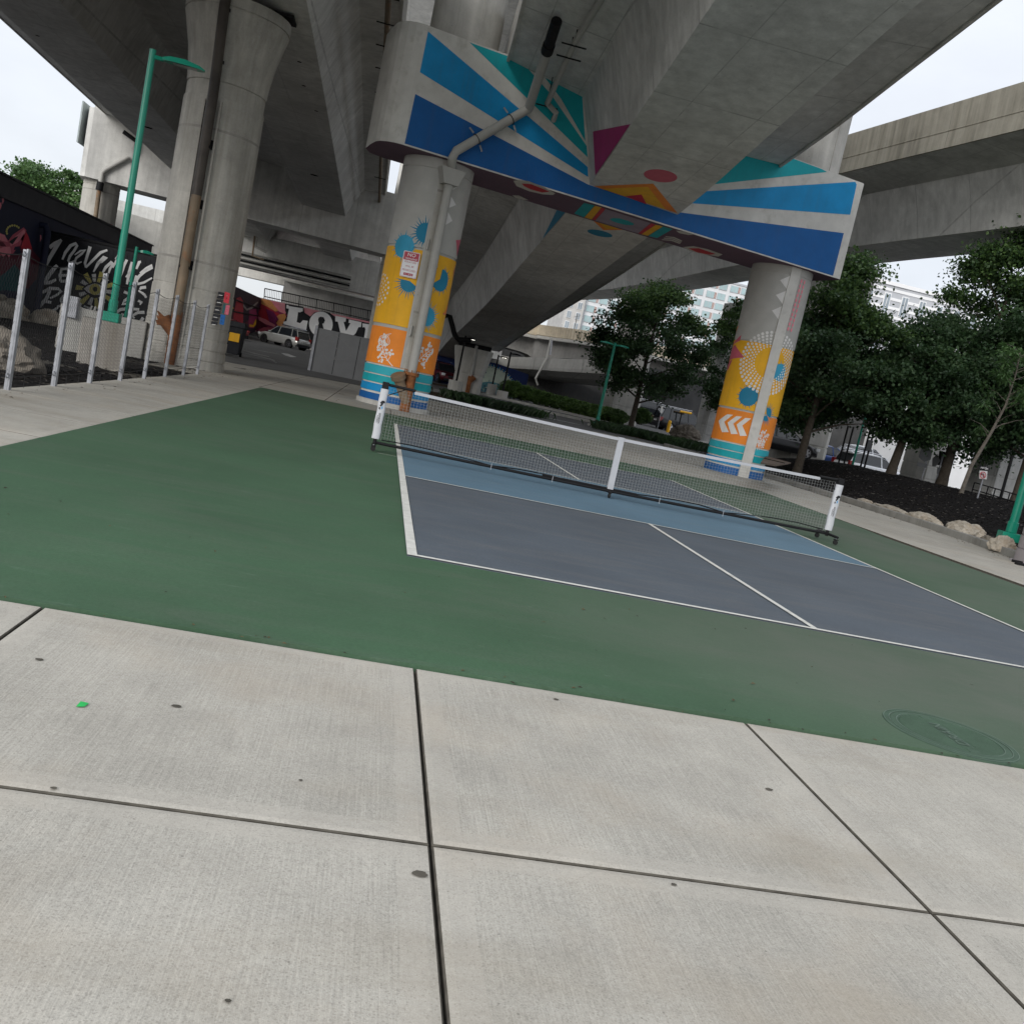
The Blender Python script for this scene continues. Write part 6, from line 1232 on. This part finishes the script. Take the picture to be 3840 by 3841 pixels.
b_.stroke([(1636,658),(1638,640),(1632,632),(1622,634)],6,f13(2),BLACKP); b_.poly([f13(2)(q) for q in ((1624,624),(1614,634),(1624,644))],BLACKP); b_.stroke([(1616,626),(1647,658)],4,f13(3),RED)
b_.build('lettering',t)
t,b0=sign_post('back of a grey octagonal sign with plates seen from behind beyond the mound',kr(1195,640),kr(1225,470),22,[([kr(1185,450),kr(1235,440),kr(1262,475),kr(1250,530),kr(1205,545),kr(1165,510)],STEELG,0),([kr(1155,545),kr(1228,560),kr(1222,590),kr(1152,575)],STEELG,.03)],.03)
sign_post('back of a second grey octagonal sign right of the small green lamp',kr(1300,650),kr(1315,480),22.6,[([kr(1265,520),kr(1300,488),kr(1320,540),kr(1285,580),kr(1262,575)],STEELG,0),([kr(1300,585),kr(1345,592),kr(1340,640),kr(1295,630)],STEELG,.03)],.03)
t=thing('traffic_signal','black traffic signal seen from behind beyond the mound','traffic light',ony(kr(1330,600),23)); b0=ony(kr(1330,600),23); b_=MB(); b_.prism([ony(kr(*q),23)-b0 for q in ((1335,470),(1368,475),(1352,575),(1318,570))],(0,.2,0),BLACKM); b_.build('housing',t); b_=MB(); b_.tube([Vector((0,.1,0)),Vector((0,.1,-2))],.05,BLACKM,6); b_.build('post',t)
for lab,px,pt,y in (('thin dark pole right of the far green lamp pole',(750,560),(800,295),32),('dark sign board on a pole in front of the striped building',(790,520),(825,330),33),('pair of leaning dark poles before the striped building',(600,500),(660,285),33.5),('thin dark post at right before the white building',(1768,770),(1845,500),15),('dark lattice pole between the two signs and the striped building',(1245,640),(1300,380),34)):
    a=ony(kr(*px),y); c=ony(kr(*pt),y); t=thing('pole',lab,'pole',(a.x,a.y,a.z-.6)); b_=MB(); b_.tube([Vector((0,0,0)),Vector((0,0,c.z-a.z+.6))],.05,BLACKM,8); b_.build('post',t,smooth=60)
    if 'board' in lab: b_=MB(); P=[ony(kr(*q),y-.08)-Vector((a.x,a.y,a.z-.6)) for q in ((795,385),(835,390),(822,465),(785,462))]; b_.prism(P,(0,.03,0),STEELG); b_.build('board',t)
    if 'pair' in lab: b_=MB(); b_.tube([Vector((.3,0,0)),Vector((.3,0,c.z-a.z+.6))],.05,BLACKM,8); b_.build('post',t,smooth=60)
    if 'lattice' in lab:
        b_=MB(); H_=c.z-a.z+.6; b_.tube([Vector((.4,0,0)),Vector((.4,0,H_))],.04,BLACKM,6)
        for k in range(6): b_.tube([Vector((0,0,H_*k/6)),Vector((.4,0,H_*(k+1)/6))],.025,BLACKM,5)
        b_.build('lattice',t)
t=thing('railing','low black pipe railing beyond the mulch at right','railing',(15,13,0)); b_=MB()
ra=ony(kr(1570,695),14.5); rb_=ony(kr(1880,785),13)
for dz in (0,-.22): b_.tube([ra+UZ*dz-Vector((15,13,0)),rb_+UZ*dz-Vector((15,13,0))],.02,BLACKM,6)
for k in range(7): p=ra+(rb_-ra)*(k/6)-Vector((15,13,0)); b_.tube([p,p-UZ*.6],.02,BLACKM,6)
b_.build('rails',t)
# ------------------------------------------------------------------ buildings
def building(name,label,y,xl,xr,z0,z1,wall,nx,nz,win,frame,depth=14,bands=None,skip=0,fin=None,ww=.55,wh=.6,near=False):
    t=thing(name,label,'building',((xl+xr)/2,y,z0)); ox,oz=(xl+xr)/2,z0; b_=MB(); b_.box(xl-ox,xr-ox,0,depth,0,z1-z0,wall)
    if bands:
        n,mt=bands
        for k in range(n): zz=(z1-z0)*(k+.5)/n; b_.box(xl-ox-.02,xr-ox+.02,-.06,.02,zz-(z1-z0)/n*.16,zz+(z1-z0)/n*.16,mt)
    b_.box(xl-ox-.15,xr-ox+.15,-.15,depth,z1-z0,z1-z0+.35,frame); b_.build('wall',t)
    dx=(xr-xl)/nx; dz=(z1-z0)/nz
    rest=MB()
    for i in range(nx):
        for k in range(nz):
            own=not near or (i<5 and k>3) or (9<=i<=13 and k>9)
            cx=xl-ox+dx*(i+.5); cz=dz*(k+.52); w=dx*ww/2; h=dz*wh/2; b_=MB() if own else rest
            b_.box(cx-w-.08,cx+w+.08,-.10,.02,cz-h-.08,cz+h+.08,frame)
            if own: f_=b_.build('window',t); b_=MB()
            b_.box(cx-w,cx-.04,-.125,-.09,cz-h,cz+h,win); b_.box(cx+.04,cx+w,-.125,-.09,cz-h,cz+h,win)
            if own: b_.build('pane',f_)
            if fin and i%2==0:
                if own: b_=MB()
                b_.box(cx+w+.1,cx+w+.45,-.12,.02,cz-h,cz+h,fin)
                if own: b_.build('fin_panel',f_)
    if rest.f: tag(rest.build('window',t),kind='stuff')
    return t
PALE=plain('pale_cladding',(.62,.63,.64),.7,.06,.5); GREYC=plain('grey_cladding',(.42,.43,.45),.6,.1,.6); AQUA=plain('aqua_glass',(.32,.43,.44),.15,.15,.3,spec=.7); OCHRE=plain('red_brown_panel',(.38,.27,.24),.7); WHITEB=plain('white_render',(.72,.72,.72),.7,.05,.8); DG=plain('blue_grey_glass',(.24,.28,.31),.12,.2,.4,spec=.7)
l_=ony(kc(905,450),170).x; r_=ony(k3(1180,1510),150).x
yb=165; l_=ony(kc(908,450),yb).x; r_=ony(k3(1178,1515),yb).x; zt=ony(kc(1000,380),yb).z+9
building('apartment_building','pale distant apartment building with aqua windows and red brown panels',yb,l_+3.6,r_,0,zt,PALE,26,15,AQUA,GREYC,22,fin=OCHRE,ww=.66,wh=.58,near=True); building('apartment_wing','narrow stone wing at the left end of the pale apartment building',yb-1.0,l_,l_+3.4,0,zt,plain('stone_cladding',(.46,.45,.43),.8,.15,.8),2,15,DG,PALE,18,ww=.4,wh=.6)
y2=78; xl=ony(kr(535,400),y2).x; xr=ony(kr(1290,480),y2).x; zt=ony(k3(1120,1600),y2).z
building('striped_building','grey office building with white horizontal bands behind the trees',y2,xl-1,xr+1,0,zt,GREYC,7,5,DG,WHITEB,16,bands=(22,WHITEB),ww=.30,wh=.5)
y3=62; xl=ony(kr(1140,520),y3).x; xr=ony(kr(1931,620),y3).x+16
building('white_building','white low building with dark windows behind the mulch at the right',y3,xl+1.5,xr,-1.0,ony(kr(1700,440),y3).z+3,WHITEB,9,3,DG,GREYC,14,ww=.4,wh=.55)
yw=95; xw0=ony(kr(95,330),yw).x; building('white_warehouse','white building glimpsed between the right painted column and a pier',yw,xw0-10,xw0+8,0,ony(kr(200,210),yw).z,WHITEB,6,2,DG,GREYC,12,ww=.4,wh=.6)
# ------------------------------------------------------------------ light, sky, render
w=bpy.data.worlds.new('World'); SC.world=w; w.use_nodes=True; t=w.node_tree; bg=t.nodes['Background']
SUN_EL,SUN_AZ=R(23),R(-146)
sky=t.nodes.new('ShaderNodeTexSky'); sky.sky_type='NISHITA'; sky.sun_disc=False; sky.sun_elevation=SUN_EL; sky.sun_rotation=SUN_AZ
tc=N(t,'ShaderNodeTexCoord'); sep=N(t,'ShaderNodeSeparateXYZ'); t.links.new(tc.outputs['Generated'],sep.inputs[0])
mp=N(t,'ShaderNodeMapping'); mp.inputs['Scale'].default_value=(1,1,2.4); t.links.new(tc.outputs['Generated'],mp.inputs[0])
cn=N(t,'ShaderNodeTexNoise'); cn.inputs['Scale'].default_value=2.2; cn.inputs['Detail'].default_value=6; cn.inputs['Roughness'].default_value=.55; t.links.new(mp.outputs[0],cn.inputs['Vector'])
up_=mathn(t,'POWER',mathn(t,'MAXIMUM',sep.outputs['Z'],0.0),2.0)
val=mathn(t,'MULTIPLY_ADD',up_,SKY_GRAD,SKY_BASE); val=mathn(t,'MULTIPLY',val,mathn(t,'MULTIPLY_ADD',ramp(t,cn.outputs['Fac'],.35,.7),.20,.88))
vm=N(t,'ShaderNodeVectorMath',operation='SCALE'); vm.inputs[0].default_value=(.93,.965,1.03); t.links.new(val,vm.inputs['Scale'])
mix=mixc(t,.90,sky.outputs[0],vm.outputs[0]); t.links.new(mix,bg.inputs[0]); bg.inputs['Strength'].default_value=.1
sd=bpy.data.lights.new('sun','SUN'); sd.energy=SUN_E; sd.angle=R(30); sd.color=(1,.97,.93); so=bpy.data.objects.new('sun',sd); COL.objects.link(so)
dv=Vector((math.sin(SUN_AZ)*math.cos(SUN_EL),math.cos(SUN_AZ)*math.cos(SUN_EL),math.sin(SUN_EL))); so.rotation_euler=dv.to_track_quat('Z','Y').to_euler(); so.location=(0,0,40)
SC.render.engine='CYCLES'; SC.cycles.max_bounces=7; SC.cycles.diffuse_bounces=5; SC.cycles.glossy_bounces=3; SC.cycles.transparent_max_bounces=8
SC.view_settings.view_transform='Standard'; SC.view_settings.look='None'; SC.view_settings.gamma=1; SC.view_settings.exposure=EXPO
SC.render.resolution_x=1023; SC.render.resolution_y=1024
# ------------------------------------------------------------------ litter, chips and weeds
rnd=random.Random(91); lit=MB(); LTM=[plain('dry_leaf',(.10,.065,.03),.8,.4,30),plain('dark_twig',(.035,.028,.02),.9,.3,30)]
def bit(mb,x,y,z,s,m):
    a=rnd.uniform(0,6.28); c,s_=math.cos(a)*s,math.sin(a)*s; w=rnd.uniform(.25,.6); up=s*rnd.uniform(.1,.5)
    mb.add([(x-c,y-s_,z),(x+s_*w,y-c*w,z+up*.6),(x+c,y+s_,z+up*.2),(x-s_*w,y+c*w,z+up)],[(0,1,2,3)],m)
for k in range(120): bit(lit,rnd.uniform(-6,6),-9.07+rnd.gauss(0,.03),.008,rnd.uniform(.006,.016),rnd.choice(LTM))
for k in range(60): bit(lit,rnd.uniform(-6,6),rnd.uniform(-9,-6.8),.012,rnd.uniform(.006,.018),rnd.choice(LTM))
for k in range(160): y=rnd.uniform(3,24); bit(lit,kerbx(y)-.12-abs(rnd.gauss(0,.25)),y,.004,rnd.uniform(.015,.04),rnd.choice(LTM))
for k in range(120): bit(lit,-7.55+abs(rnd.gauss(0,.15)),rnd.uniform(-3,20),.004,rnd.uniform(.012,.03),rnd.choice(LTM))
for k in range(90): bit(lit,rnd.uniform(-6,10),rnd.uniform(10.2,24),.004,rnd.uniform(.015,.035),rnd.choice(LTM))
tag(lit.build('leaf_litter'),'scattered leaf and twig bits on the concrete and court edge','litter',kind='stuff')
chip=MB(); CH=[plain('mulch_chip_black',(.016,.014,.013),.95,.3,20),plain('mulch_chip_dark',(.030,.026,.023),.95,.3,20),plain('mulch_chip_dry',(.085,.07,.055),.9,.3,20)]
for k in range(9000):
    y=rnd.uniform(3,24); x=kerbx(y)+.15+abs(rnd.gauss(0,3.2))
    if x<24: bit(chip,x,y,mound(x,y)+.005,rnd.uniform(.025,.065),CH[0] if rnd.random()<.55 else CH[1] if rnd.random()<.88 else CH[2])
for k in range(3500):
    y=rnd.uniform(-3,14); x=-7.85-abs(rnd.gauss(0,2.2)); bit(chip,x,y,leftbed(x,y)+.005,rnd.uniform(.02,.06),CH[0] if rnd.random()<.6 else CH[1] if rnd.random()<.85 else CH[2])
tag(chip.build('mulch_chips'),'loose black bark chips over the planting beds','mulch',kind='stuff')
